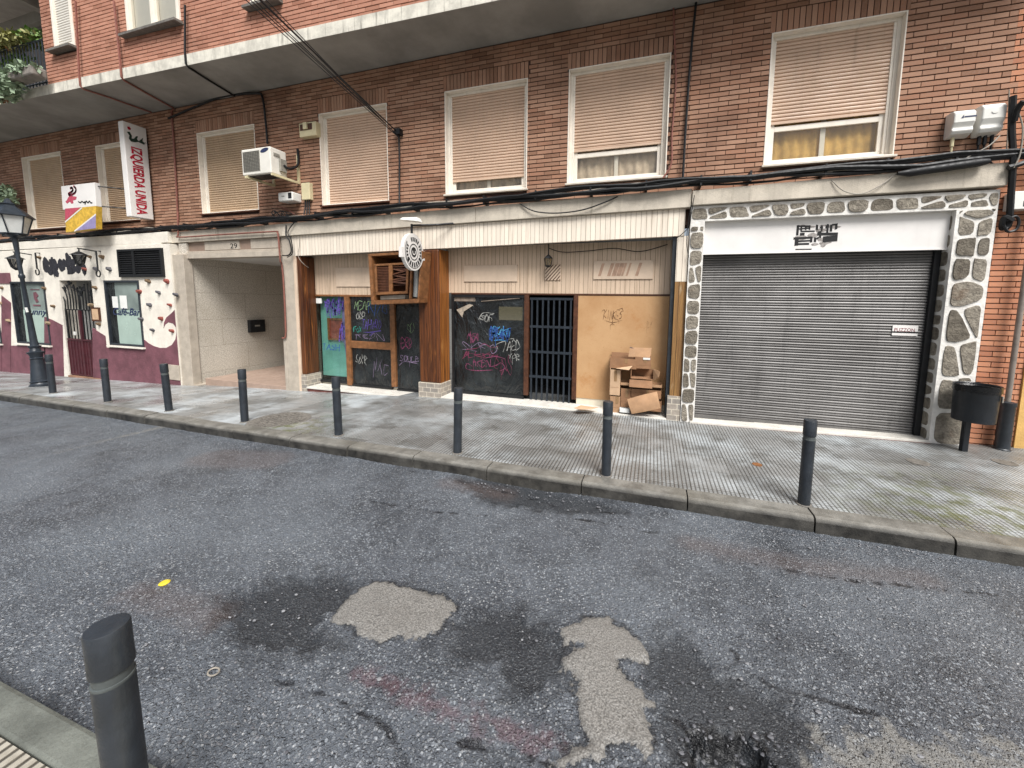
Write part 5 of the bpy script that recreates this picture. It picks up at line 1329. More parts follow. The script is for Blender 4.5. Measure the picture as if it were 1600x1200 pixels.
# ------------------------------------------------------------------ party signs
a = P(223, 200, YB-.1); XS = a.x
def XP(px, py): return AX(px, py, XS)
f0, f1, b0, b1 = XP(191, 187), XP(205, 338), XP(223, 200), XP(237, 343)
zt_, zb_ = (f0.z+b0.z)/2, (f1.z+b1.z)/2; yf_, yb_ = (f0.y+f1.y)/2, YB-.04
sg1 = thing('projecting_sign', (XS, YB, zb_), 'tall white projecting sign reading IZQUIERDA UNIDA in red', 'sign')
m = MB(); m.box(XS-.16, XS, yf_, yb_, zb_, zt_); m.build('box', M['white_panel'], sg1, bevel=.012)
m = MB(); 
for z in (zb_+.3, zt_-.3): m.box(XS-.11, XS-.05, yb_-.01, YB+.01, z-.03, z+.03)
m.build('bracket', M['black_m'], sg1)
Hs = zt_-zb_; Ds = yb_-yf_
text_mb('IZQUIERDA UNIDA', Ds*.62, (XS+.001, yf_+Ds*.28, zt_-Hs*.245), (0, 0, -1), (0, 1, 0), .003, 0, Hs*.72, .03).build('lettering', M['red'], sg1)
m = MB()
def xs(u, v): return (XS+.004, yf_+Ds*u, zt_-Hs*v)
def xpoly(m, pts):
    n = len(pts); vs = [xs(*p) for p in pts]+[(XS-.002, xs(*p)[1], xs(*p)[2]) for p in pts]
    A = sum(pts[i][0]*pts[(i+1) % n][1]-pts[(i+1) % n][0]*pts[i][1] for i in range(n))
    o = list(range(n)); 
    if A > 0: o = o[::-1]
    m.add(vs, [tuple(o)]+[(i, (i+1) % n, n+(i+1) % n, n+i) for i in range(n)])
xpoly(m, [(.17,.05),(.27,.04),(.33,.06),(.29,.075),(.2,.075)]); m.build('logo_dot', M['red'], sg1)
m = MB(); xpoly(m, [(.14,.105),(.26,.095),(.34,.13),(.32,.16),(.42,.155),(.52,.12),(.6,.115),(.55,.15),(.62,.165),(.72,.14),(.82,.115),(.78,.15),(.86,.165),(.92,.155),(.84,.185),(.7,.18),(.6,.175),(.45,.19),(.28,.195),(.2,.17),(.24,.135)]); m.build('logo', M['greendk'], sg1)
yq = 5.45
pt = [P(x, y, yq) for x, y in ((95,291),(147,285),(150,322),(98,328))]; pb_ = [P(x, y, yq) for x, y in ((102,326),(150,322),(150,357),(103,363))]
sg2 = thing('banner_sign', (pt[0].x, YB, pb_[3].z), 'white sign with a red emblem above a red, yellow and purple board', 'sign')
m = MB(); X0, X1 = pt[0].x, pt[1].x; m.fquad([(p.x, p.z) for p in pt], yq, yq+.1); m.build('upper_panel', M['white_panel'], sg2, bevel=.008)
m = MB(); m.fquad([(p.x, p.z) for p in pb_], yq+.0, yq+.1); m.build('lower_panel', M['yellow'], sg2)
def pq(x, y): p = P(x, y, yq); return (p.x, p.z)
m = MB(); m.prism([pq(102,326), pq(126,324), pq(102,345)], yq-.003, yq+.002); m.build('red_stripe', M['redpale'], sg2)
m = MB(); m.prism([pq(149.8,335), pq(149.8,356.5), pq(119,360.5)], yq-.003, yq+.002); m.build('purple_stripe', M['purple'], sg2)
m = MB(); ribbon(m, [pq(102,347), pq(128,325)], .03, yq-.0035); ribbon(m, [pq(117,361), pq(149.8,335)], .03, yq-.0037); m.build('white_line', M['white_panel'], sg2)
m = MB(); Z = lambda pts: [pq(80+x/6, 170+y/6) for x, y in pts]
m.prism(Z([(160,830),(185,815),(240,825),(235,850),(205,860),(210,885),(190,890),(175,870),(150,890),(135,870),(150,855)]), yq-.003, yq+.002)
ribbon(m, spl(Z([(180,745),(195,740),(205,760),(190,780),(165,795),(175,812),(205,800),(228,780),(232,750),(212,725)]), 4), .05, yq-.0036); m.build('emblem', M['redpale'], sg2)
m = MB(); ribbon(m, spl(Z([(255,870),(275,880),(290,868),(305,880),(320,872),(318,895),(330,865),(345,882),(360,865),(372,882),(385,880)]), 3), .028, yq-.003); m.build('signature_lettering', M['anth'], sg2)
m = MB()
for py in (290, 321): a = P(148, py, yq); m.tube([(a.x, yq+.05, a.z), (a.x+.35, YB-.02, a.z+.02)], .014, 6)
m.build('arm', M['black_m'], sg2)

# round hanging sign
yr = 5.45; c0 = P(646.5, 394, yr)
rs = thing('round_sign', (c0.x, yr, c0.z-.3), 'round white and black hanging pub sign with a lamp above', 'sign')
ang = R_(88)     # sign plate turned so that it is seen obliquely
ux, uy = math.cos(ang), math.sin(ang)
RV = (P(646, 364, yr).z-P(646, 422, yr).z)/2
def rp(a, b, o=0): return (c0.x+ux*a+uy*o, yr+uy*a-ux*o, c0.z+b)
def disc(m, r0, r1, t0, t1, o, n=36, zs=1.0):
    for k in range(n):
        a, b = t0+(t1-t0)*k/n, t0+(t1-t0)*(k+1)/n
        m.add([rp(r0*math.cos(a), r0*math.sin(a)*zs, o), rp(r1*math.cos(a), r1*math.sin(a)*zs, o), rp(r1*math.cos(b), r1*math.sin(b)*zs, o), rp(r0*math.cos(b), r0*math.sin(b)*zs, o)], [(0, 1, 2, 3)])
TP = 2*math.pi; m = MB(); n = 48
RX = RV*.86
prof = []
for k in range(n):
    t = TP*k/n; r = RV*(1+.05*math.cos(4*t)) ; prof.append((RX*math.cos(t), RV*math.sin(t)))
# stepped shoulders
prof += []
vs = [rp(a, b, .0) for a, b in prof]+[rp(a, b, -.06) for a, b in prof]
m.add(vs, [tuple(range(n)), tuple(range(2*n-1, n-1, -1))]+[((i+1) % n, i, n+i, n+(i+1) % n) for i in range(n)])
for sx_ in (-1, 1):
    a = [(sx_*RX*.86, RV*.18), (sx_*RX*1.13, RV*.18), (sx_*RX*1.13, -RV*.36), (sx_*RX*.86, -RV*.36)]
    if sx_ < 0: a = a[::-1]
    m.add([rp(x, z, .001) for x, z in a]+[rp(x, z, -.061) for x, z in a], [(3,2,1,0),(4,5,6,7)]+[(i, (i+1) % 4, 4+(i+1) % 4, 4+i) for i in range(4)])
m.build('plate', M['white_panel'], rs)
m = MB(); k_ = RX/RV
def ring(r0, r1, t0, t1, o): 
    for k in range(28):
        a, b = t0+(t1-t0)*k/28, t0+(t1-t0)*(k+1)/28
        m.add([rp(r*RX*math.cos(t), r*RV*math.sin(t), o) for r, t in ((r0, a), (r1, a), (r1, b), (r0, b))], [(0, 1, 2, 3)])
ring(.0, .27, 0, TP, .004); ring(.40, .45, 0, TP, .004)
ring(.86, .89, R_(200), R_(340), .004)
for k in range(7): t = R_(215+k*18); ring(.56, .82, t, t+R_(11), .004)
for k in range(6): t = R_(48+k*14); ring(.58, .80, t, t+R_(9), .004) if k < 5 else None
for s_ in (0, 180):
    for k in range(5): t = R_(s_-32+k*15); ring(.58, .74, t, t+R_(9), .004)
    for rr in (.78, .84): ring(rr, rr+.025, R_(s_-38), R_(s_+38), .004)
m.build('lettering', M['black_i'], rs)
m = MB(); ring(.10, .16, R_(150), R_(395), .006); m.build('central_mark', M['white_panel'], rs)
top = P(646, 350, yr).z
m = MB(); m.tube([rp(0, RV*.98, -.03), rp(0, top-c0.z, -.03)], .018, 8); m.tube([rp(0, top-c0.z-.02, -.03), (c0.x+.25, 5.75, P(662, 352, 5.75).z), (c0.x+.5, 5.9, ledge_bot(c0.x)+.02)], .015, 8); m.build('arm', M['black_m'], rs)
m = MB(); a, b = P(629, 344, yr), P(656, 345, yr); z = P(640, 343, yr).z
m.hexa([(a.x,yr-.09,z-.01),(b.x,yr-.09,z-.05),(b.x,yr+.09,z-.05),(a.x,yr+.09,z-.01),(a.x+.03,yr-.05,z+.03),(b.x-.02,yr-.05,z+.02),(b.x-.02,yr+.05,z+.02),(a.x+.03,yr+.05,z+.03)]); m.build('spot_lamp', M['white_pl'], rs, bevel=.01)

# ------------------------------------------------------------------ wall equipment
ya = 5.45
A0 = P(376.5, 234, ya); A1 = P(421.5, 228, ya); Z1 = P(400, 231, ya).z; Z0 = P(400, 272.5, ya).z
ac = thing('air_conditioner', (A0.x, YB, Z0), 'white air conditioning unit on wall brackets beside a window', 'air conditioner')
m = MB(); m.box(A0.x, A1.x, ya, ya+.32, Z0, Z1); m.build('casing', M['ac'], ac, bevel=.018)
gx_ = P(406, 250, ya).x; m = MB(); m.box(A0.x+.04, gx_, ya-.006, ya+.01, Z0+.06, Z1-.05); gr_ = m.build('fan_grille', M['acgrille'], ac)
m = MB()
for k in range(14): z = Z0+.08+(Z1-Z0-.14)*k/13; m.box(A0.x+.045, gx_-.005, ya-.010, ya-.0065, z-.004, z+.004)
for k in range(9): x = A0.x+.08+(gx_-A0.x-.12)*k/8; m.box(x-.003, x+.003, ya-.013, ya-.0105, Z0+.07, Z1-.06)
m.build('wires', mat('grille_wire', '55534d', .5), gr_)
p = P(413, 234.5, ya); m = MB(); m.prism([(p.x+.1*math.cos(t), p.z+.036*math.sin(t)+.018*math.cos(t)) for t in np.linspace(0, TP, 17)[:-1]], ya-.004, ya+.001); m.build('badge', M['navy'], ac)
m = MB(); m.box(A1.x-.001, A1.x+.012, ya+.06, ya+.18, Z1-.14, Z1-.09); m.box(A1.x-.001, A1.x+.05, ya+.16, ya+.28, Z0+.08, Z0+.3); m.build('side_fittings', M['acgrille'], ac)
m = MB()
for x in (A0.x+.10, A1.x+.035): m.box(x-.02, x+.02, ya-.02, YB+.01, Z0-.05, Z0-.012); m.box(x-.02, x+.02, YB-.03, YB+.012, Z0-.0115, Z0+.5)
m.build('bracket', M['cream_pl'], ac)
m = MB(); m.box(A0.x+.1, A1.x-.1, ya+.05, ya+.27, Z0-.011, Z0-.001); m.build('base_tray', M['black_m'], ac)
m = MB(); m.tube(spl([(A1.x+.045, ya+.22, Z0+.2), (A1.x+.08, ya+.3, Z0+.16), (A1.x+.07, YB-.05, Z0+.3), (A1.x+.07, YB-.04, Z0+.6)], 5), .022, 7); m.build('hose', M['rubber'], ac)
def wbox(nm, lb, cat, x0, y0, x1, y1, dep, mt, grp=None, bev=.01, parts=()):
    a, b = P(x0, y0, YB-dep), P(x1, y1, YB-dep)
    t = thing(nm, ((a.x+b.x)/2, YB, b.z), lb, cat, grp); m = MB(); m.box(a.x, b.x, YB-dep, YB+.012, b.z, a.z); m.build('case', mt, t, bevel=bev)
    for pn, (u0, v0, u1, v1), mm, d2 in parts:
        m = MB(); m.box(a.x+(b.x-a.x)*u0, a.x+(b.x-a.x)*u1, YB-dep-d2, YB-dep+.002, b.z+(a.z-b.z)*v0, b.z+(a.z-b.z)*v1); m.build(pn, mm, t)
    return t, a, b
wbox('alarm_box', 'cream box with a brown panel high on the bricks beside a window', 'alarm box', 467, 193, 494, 211, .1, M['cream_pl'], parts=[('panel', (.06, .45, .78, .9), M['wood_dk'], .004), ('beacon', (.3, .5, .52, .96), M['cream_pl'], .03)])
t, a, b = wbox('security_light', 'small white boxy light above the shop, left of the cream junction box', 'wall light', 434, 301, 457, 313, .2, M['white_pl'], bev=.02, parts=[('lens', (.72, .25, .95, .9), M['black_m'], .004), ('mark', (.25, .5, .45, .58), M['acgrille'], .003)])
t, a, b = wbox('junction_box', 'tall cream junction box on the bricks beside the small white light', 'junction box', 470, 286, 484, 311.5, .08, M['cream_pl'], bev=.012)
m = MB()
for k in range(3): x = a.x+(b.x-a.x)*(.25+.25*k); m.tube([(x, YB-.04, b.z), (x, YB-.05, b.z-.12), (x+.02*k, YB-.09, b.z-.28)], .012, 6)
m.build('cable_tail', M['rubber'], t)
def telebox(x0, y0, x1, y1, lb, mark):
    dep = .16; a, b = P(x0, y0, YB-dep), P(x1, y1, YB-dep)
    t = thing('telecom_box', ((a.x+b.x)/2, YB, b.z), lb, 'junction box', 'white telecom boxes at the right end'); n = 12; Hh = a.z-b.z
    pr = [(YB, b.z-.02), (YB-.05, b.z-.03), (YB-dep*.75, b.z), (YB-dep*.9, b.z+Hh*.12), (YB-dep*.82, b.z+Hh*.25), (YB-dep, b.z+Hh*.45), (YB-dep, b.z+Hh*.85), (YB-dep*.8, a.z-.01), (YB-dep*.5, a.z), (YB, a.z)]
    k = len(pr); m = MB(); vs = [(a.x, y, z) for y, z in pr]+[(b.x, y, z) for y, z in pr]
    m.add(vs, [(i, (i+1) % k, k+(i+1) % k, k+i)[::-1] for i in range(k)]+[tuple(range(k)), tuple(range(2*k-1, k-1, -1))]); m.build('cover', M['white_pl'], t, bevel=.012)
    m = MB(); 
    if mark: m.box(a.x+.09, a.x+.2, YB-dep-.002, YB-dep+.002, b.z+Hh*.62, b.z+Hh*.68); m.prism([(a.x+.06, b.z+Hh*.6), (a.x+.085, b.z+Hh*.6), (a.x+.085, b.z+Hh*.75)], YB-dep-.002, YB-dep+.002); m.build('mark', M['navy'], t)
    else: m.prism([(( a.x+b.x)/2+.03*math.cos(q), b.z+Hh*.66+.018*math.sin(q)) for q in np.linspace(0, TP, 13)[:-1]], YB-dep-.006, YB-dep+.002); m.build('boss', M['white_pl'], t)
    m = MB()
    for x in ((.3,) if mark else (.25, .5, .8)):
        X = a.x+(b.x-a.x)*x; m.tube([(X, YB-.06, b.z-.01), (X, YB-.06, b.z-.12)], .018, 8)
        m.tube([(X, YB-.06, b.z-.12), (X+.01, YB-.05, b.z-.3), (X+.06, YB-.1, b.z-.42)], .01, 6)
    m.build('cable_gland', M['cream_pl'] if mark else M['rubber'], t)
telebox(1493, 171, 1523, 205, 'white telecom box with a small blue mark, left one of the pair', 1)
telebox(1538, 161, 1570, 202, 'plain white telecom box, right one of the pair by the corner cables', 0)

# ------------------------------------------------------------------ cables and pipes
random.seed(12)
bun = thing('cable_bundle', (-2, 5.9, 3.3), 'thick bundle of black cables running along the concrete ledge', 'cables')
def lz(x): return ledge_top(x)
for k in range(8):
    m = MB(); pts = []; ph = random.random()*6; y = 5.93-.02*(k % 3)-.008*k; dz = .03+.022*(k % 4)
    x = -18.0
    while x < 4.3:
        s_ = random.uniform(-.012, .012)+.022*math.sin(x*1.7+ph)+.012*math.sin(x*4.1+ph*2)
        pts.append((x, y-.05+.012*math.sin(x*2.3+ph), lz(x)+dz+s_-.01)); x += .3
    m.tube(pts, .014+.006*(k % 3), 6); m.build('cable', M['rubber'] if k != 6 else M['rubber_g'], bun, smooth=True)
m = MB(); a, b = P(1402, 271, 5.78), P(1545, 252, 5.78); m.tube([a, a.lerp(b, .15)+Vector((0,0,-.01)), b.lerp(a, .1), b], [.02, .045, .045, .03], 10); m.build('splice_sleeve', M['rubber'], bun, smooth=True)
m = MB()
x = -16
while x < 4: m.box(x-.012, x+.012, 5.80, 6.0, lz(x)-.005, lz(x)+.13); x += random.uniform(.6, .9)
m.build('clip', M['rubber'], bun)
# looping loose cables
def wire(lb, pts, r, mt, grp=None, n=6, nm='cable'):
    m = MB(); P3 = [tuple(p) for p in pts]; m.tube([Vector(p) for p in spl(P3, 6)], r, n); o = m.build(nm, mt, None, True, origin=P3[0]); return tag(o, lb, 'cable' if nm == 'cable' else 'pipe', grp)
L = lambda *ps: [P(x, y, Y) for x, y, Y in ps]
wire('thin black cable drooping in a loop in front of the ledge above the gate', L((812,318,5.86),(835,330,5.84),(870,333,5.84),(910,328,5.84),(945,316,5.84),(965,307,5.86)), .01, M['rubber'])
wire('thin grey cable sagging in front of the ledge above the garage', L((1300,282,5.84),(1318,298,5.82),(1345,303,5.82),(1375,290,5.82),(1400,272,5.84)), .006, M['rubber_g'])
wire('brown conduit running up the bricks right of the second window from the right', L((1052,2,5.98),(1054,60,5.98),(1056,130,5.98),(1050,210,5.98),(1049,255,5.96),(1036,278,5.93)), .012, M['conduit'], nm='conduit')
wire('black cable running down the bricks between the two right windows', L((1088,2,5.96),(1080,80,5.96),(1072,190,5.96),(1067,278,5.93)), .018, M['rubber'])
a = P(622, 205, 5.93); 
wire('black cable dropping from the wire bracket down to the ledge bundle', L((623,205,5.94),(624,240,5.95),(624,290,5.95),(624,330,5.9)), .015, M['rubber'])
br = thing('wire_bracket', (a.x, YB, a.z), 'small black insulator bracket where the street wires meet the wall', 'bracket')
m = MB(); m.box(a.x-.05, a.x+.05, YB-.1, YB+.012, a.z-.06, a.z+.04); m.tube([(a.x-.1, YB-.07, a.z), (a.x+.06, YB-.07, a.z+.02)], .02, 6); m.build('insulator', M['rubber'], br)
# wires over the street
for k, (px, r) in enumerate(((403, .011), (392, .006), (398, .006), (409, .006), (416, .006), (384, .006))):
    B_ = P(px, -6, 3.4+.1*k); A_ = Vector((a.x-.03+.015*k, YB-.08, a.z-.035*(k > 0)-.02*k*(k > 0))); E_ = A_.lerp(B_, 2.6); m = MB(); pts = []
    for i in range(13):
        t = i/12; p = A_.lerp(E_, t); p.z -= .10*4*t*(1-t)*(.4 if k == 0 else 1)*.5; pts.append(p)
    m.tube(pts, r, 6); o = m.build('overhead_wire', M['rubber'], None, True, origin=A_)
    tag(o, 'thick black overhead wire crossing the street to the wall bracket' if k == 0 else 'thin black overhead wire crossing the street beside the thick one', 'wire', 'overhead wires crossing the street')
# soffit cables and the vertical runs
def scab(lb, p_edge, p_wall, down, up=None, r=.02, mt='rubber'):
    e = G(*p_edge, ZS-.02); w_ = G(*p_wall, ZS-.02); pts = []
    e.y = yo(e.x)-.012
    if up: q_ = P(*up, e.y-.012); pts += [q_, Vector((e.x, e.y-.012, ZS+.2))]
    pts += [Vector((e.x, e.y-.012, ZS+.02)), e+Vector((0, .03, 0)), e.lerp(w_, .5)+Vector((.02, 0, -.01)), Vector((w_.x, YB-.05, ZS-.03))]
    pts += [P(x, y, YB-.03) for x, y in down]
    m = MB(); m.tube(pts, r, 6); o = m.build('cable', M[mt], None, True, origin=pts[0]); tag(o, lb, 'cable')
scab('brown cable down the upper bricks and under the soffit, left of the tall sign', (124,137), (205,163), [], up=(118, 2), r=.017, mt='conduit')
scab('brown cable under the soffit running down beside the tall party sign', (185,122), (263,165), [(268,175),(272,230),(276,300),(278,345)], up=(178, 2), r=.019, mt='conduit')
scab('dark cable under the soffit left of the air conditioner', (290,103), (352,142), [], up=(289, 8), r=.018)
wire('black cable along the soffit edge dropping down to the air conditioner', L((263,185,5.95),(310,165,5.95),(352,150,5.95),(400,146,5.95),(410,152,5.95),(415,190,5.95),(418,225,5.95)), .02, M['rubber'])
# pink conduit round the entrance
wire('reddish brown conduit running over the entrance and down its pillar', L((278,330,5.86),(278.5,365,5.84),(281,370.5,5.84),(340,367,5.84),(425,362,5.84),(433,363,5.84),(435,372,5.84),(438,407,5.84),(440,412,5.88),(443,440,5.9),(446,500,5.9),(446,526,5.9),(441,528,5.9)), .016, M['conduit'], nm='conduit')
wire('black cable looping round the top of the entrance pillar', L((447,352,5.86),(447,368,5.84),(452,376,5.84),(455,392,5.84),(450,399,5.84),(441,399,5.86)), .012, M['rubber'])
wire('loose black cable hanging in front of the fascia corner', L((470,338,5.86),(456,352,5.84),(450,364,5.84),(455,375,5.85),(457,395,5.86),(449,402,5.86)), .009, M['rubber'])
wire('thin pale cable hanging across the left wooden pillar', L((466,358,5.9),(468,380,5.9),(466,400,5.9),(474,412,5.9),(482,418,6.0)), .005, M['rubber_g'])
wire('thin black cable strung under the shop canopy', L((858,388,6.2),(880,394,6.22),(920,392,6.22),(960,388,6.22),(1000,393,6.22),(1043,382,6.22)), .007, M['rubber'])
random.seed(77); pts = []
for k in range(26): pts.append((436+9*math.cos(k*1.3)+random.uniform(-5, 5), 334+6*math.sin(k*1.7)+random.uniform(-3, 3), 5.86-.0015*k))
wire('tangle of thin black wires hanging under the small white light', L((424,325,5.9), *pts, (470,338,5.88)), .006, M['rubber'])
wire('thin brown cable slanting from the wire tangle to the ledge bundle', L((432,321,5.95),(450,328,5.95),(466,338,5.93),(480,337,5.92)), .009, M['conduit'])
# corner cables at the right end
for k, (pts, r, lb, mt) in enumerate((
    (((1583,150,5.8),(1581,200,5.82),(1583,250,5.82),(1580,300,5.85),(1576,350,5.9),(1566,356,5.9),(1570,340,5.86),(1582,345,5.86)), .03, 'thick black cable bundle falling at the building corner', 'rubber'),
    (((1590,172,5.78),(1598,200,5.78),(1594,240,5.78),(1584,262,5.78)), .007, 'thin grey cable curving round the corner cables', 'rubber_g'),
    (((1577,140,5.9),(1575,200,5.9),(1572,245,5.88)), .006, 'thin grey cable straight up the bricks beside the telecom boxes', 'rubber_g'),
    (((1491,259,5.8),(1515,244,5.8),(1545,228,5.8),(1562,212,5.84)), .007, 'pale straight cable rising from the splice sleeve to the telecom boxes', 'rubber_g'),
    (((1480,243,5.85),(1488,248,5.84),(1488,258,5.84),(1482,262,5.84)), .006, 'small pale cable hook over the cable bundle', 'rubber_g'),
    (((1568,352,5.86),(1575,362,5.86),(1588,358,5.86),(1592,345,5.86),(1586,338,5.86),(1572,346,5.86)), .014, 'coil of black cable hanging below the small white sign', 'rubber'),
    (((1600,158,5.7),(1590,170,5.75),(1584,190,5.8)), .03, 'black cable arriving at the corner from the neighbour', 'rubber'),
    (((1575,262,5.8),(1590,258,5.8),(1610,250,5.8)), .03, 'black cable leaving the bundle towards the neighbour', 'rubber'))):
    wire(lb, L(*pts), r, M[mt])
wire('dark cable dangling down the corner of the cream fascia', L((1085,305,5.8),(1080,335,5.82),(1076,355,5.86),(1058,372,5.9)), .006, M['rubber'])
wire('thin cable trailing down the white stones beside the cream trim', L((1080,320,5.83),(1075,350,5.84),(1073,380,5.86),(1076,402,5.88)), .006, M['rubber'])
# downpipe with cast sleeve
a = P(1604, 380, 5.9); b = P(1572, 632, 5.9); c = P(1561, 697, 5.88)
dp = thing('downpipe', (c.x, 5.9, 0), 'thin rusty downpipe ending in a thick dark sleeve behind the bin', 'drainpipe')
m = MB(); m.tube([(b.x+.01, 5.9, 5.0), (b.x+.01, 5.9, b.z)], .027, 10); m.build('pipe', M['steelpipe'], dp, smooth=True)
m = MB(); m.lathe([(.075, -.05), (.075, .06), (.066, .07), (.066, b.z-.02), (.074, b.z-.01), (.074, b.z+.03), (.03, b.z+.04)], (b.x+.01, 5.89, 0), 18); m.build('sleeve', M['anth'], dp, smooth=True)
# litter bin
yb_ = 5.62; cT = P(1527, 602, yb_); cB = P(1524, 656, yb_); r_ = (P(1561, 605, yb_).x-P(1494, 605, yb_).x)/2
bn = thing('litter_bin', (cT.x, yb_, 0), 'black round litter bin on a post by the stone pillar', 'litter bin')
m = MB(); zt_, zb_ = cT.z, cB.z-.01
m.lathe([(r_*.90, zb_), (r_*.93, zb_+.006), (r_*.98, zt_-.05), (r_*1.0, zt_-.045), (r_*1.0, zt_), (r_*.94, zt_), (r_*.9, zt_-.2)], (cT.x, yb_, 0), 28); m.build('bucket', M['bin'], bn, smooth=True)
m = MB(); nn_ = 40; vs = []
for k in range(nn_):
    t = TP*k/nn_; rr = r_*(1.025+.012*math.sin(k*2.3)); vs += [(cT.x+rr*math.cos(t), yb_+rr*math.sin(t), zt_-.055-.02*abs(math.sin(k*1.7))), (cT.x+r_*1.03*math.cos(t), yb_+r_*1.03*math.sin(t), zt_+.008), (cT.x+r_*.85*math.cos(t), yb_+r_*.85*math.sin(t), zt_-.03)]
m.add(vs, [f for k in range(nn_) for f in ((3*k, 3*((k+1) % nn_), 3*((k+1) % nn_)+1, 3*k+1), (3*k+1, 3*((k+1) % nn_)+1, 3*((k+1) % nn_)+2, 3*k+2))]); m.build('bin_liner', mat('bin_bag', '0d0e10', .25, .2, 8, .6, 30), bn, smooth=True)
m = MB(); m.box(cT.x-.03, cT.x+.03, yb_+.05, yb_+.11, -.02, zb_+.1); m.build('post', M['bin'], bn, bevel=.008)
m = MB(); m.box(cT.x+r_*.72, cT.x+r_*.78, yb_-r_*.78, yb_-r_*.66, zt_-.16, zt_-.09); m.build('latch', M['rubber_g'], bn)

# ------------------------------------------------------------------ pavement details
p = GP(437, 657); mh = thing('manhole_cover', (p.x, p.y, zg(p.x, p.y)), 'round cast iron manhole cover in the mossy pavement', 'manhole cover')
zc0 = zg(p.x, p.y); r_ = .34; m = MB(); m.lathe([(r_+.06, zc0-.02), (r_+.06, zc0+.008), (r_+.01, zc0+.008)], (p.x, p.y, 0), 36); m.build('rim', M['iron'], mh)
m = MB(); m.lathe([(r_, zc0-.01), (r_, zc0+.012)], (p.x, p.y, 0), 36)
for i in range(-5, 6):
    for j in range(-5, 6):
        if i*i+j*j < 18: m.box(p.x+i*.072-.02, p.x+i*.072+.02, p.y+j*.072-.02, p.y+j*.072+.02, zc0+.0121, zc0+.019)
m.build('lid', M['iron'], mh)
for (px, py, lb) in ((1434,722,'small dark valve cover in the pavement near the bin'), (1570,723,'small dark valve cover at the right edge of the pavement'), (1183,726,'rusty brown leaf shaped stain plate on the ribbed pavement')):
    p = GP(px, py); m = MB(); z = zg(p.x, p.y); s_ = .10 if px > 1300 else .05
    m.lathe([(s_, z-.01), (s_, z+.005), (s_*.8, z+.006)], (p.x, p.y, 0), 20); o = m.build('valve_cover', M['iron'] if px > 1300 else M['wood_fr'], None, origin=p); tag(o, lb, 'valve cover')
p = GR(257, 912); m = MB(); m.lathe([(.028, p.z+.002), (.03, p.z+.008), (.02, p.z+.014)], (p.x, p.y, 0), 14); o = m.build('bottle_cap', mat('yellow_plastic', 'd9c23a', .5), None, origin=p); tag(o, 'yellow bottle cap lying on the asphalt', 'bottle cap')
p = GR(334, 1053); m = MB(); pts = [(p.x+.028*math.cos(t), p.y+.02*math.sin(t), p.z+.012) for t in np.linspace(0, TP, 15)]; m.tube(pts, .004, 6); o = m.build('ring', M['rubber_g'], None, origin=p); tag(o, 'small pale ring lying on the asphalt behind the near bollard', 'ring')
# loose stones on the road (uncountable)
random.seed(4); m = MB()
def pebble(x, y, z, s, cl=None):
    a0 = random.random()*6; sx_, sy_, sz_ = s*random.uniform(.7, 1.3), s*random.uniform(.6, 1.0), s*random.uniform(.3, .6)
    vs = []
    for (lz_, lr) in ((-.2, .85), (.45, .9), (.9, .5)):
        for k in range(6):
            t = k*math.pi/3+a0; rr = lr*random.uniform(.8, 1.15); vs.append((x+sx_*rr*math.cos(t), y+sy_*rr*math.sin(t), z+sz_*lz_))
    m.add(vs, [(k, (k+1) % 6, (k+1) % 6+6, k+6) for k in range(6)]+[(6+k, 6+(k+1) % 6, 12+(k+1) % 6, 12+k) for k in range(6)]+[tuple(range(12, 18))], random.random() if cl is None else cl)
conc_all = conc+dark
def inside(x, y): 
    return any(poly_sdf(np.array([x]), np.array([y]), q_)[0] < .02 for q_ in conc)
cnt = 0
while cnt < 1700:
    if cnt < 900: px, py = random.uniform(0, 1600), random.uniform(820, 1205)
    else:
        px = random.uniform(150, 1500); py = 672+(px-300)*.155+random.gauss(14, 9)
        if py > 1000: continue
    p = GR(px, py)
    if p.y < .9 or p.y > yk(p.x)-.06 or inside(p.x, p.y): continue
    if mnoise.noise(Vector((p.x*.9, p.y*.9, 3))) < random.uniform(-.6, .4): continue
    s_ = abs(random.gauss(0, .0035))+.003
    pebble(p.x, p.y, zk(p.x)-.12+.002, s_); cnt += 1
hp = hole[0]; hx = [q_[0] for q_ in hp]; hy = [q_[1] for q_ in hp]; c_ = 0
while c_ < 70:
    x, y = random.uniform(min(hx)-.05, max(hx)+.05), random.uniform(min(hy)-.05, max(hy)+.03)
    d_ = poly_sdf(np.array([x]), np.array([y]), hp)[0]
    if d_ > .05 or y < .9: continue
    pebble(x, y, zk(x)-.12-(.085 if d_ < -.03 else .02 if d_ < 0 else 0), random.uniform(.004, .014), random.uniform(-.3, .35)); c_ += 1
k = N('loose_gravel'); r = k.attr('rnd'); o = k.mix(r, lin('4a4b50'), lin('858689')); gm = k.fin(o, .6)
gv = m.build('gravel', gm, None); gv['kind'] = 'stuff'; tag(gv, 'loose pale gravel scattered over the asphalt', 'gravel')

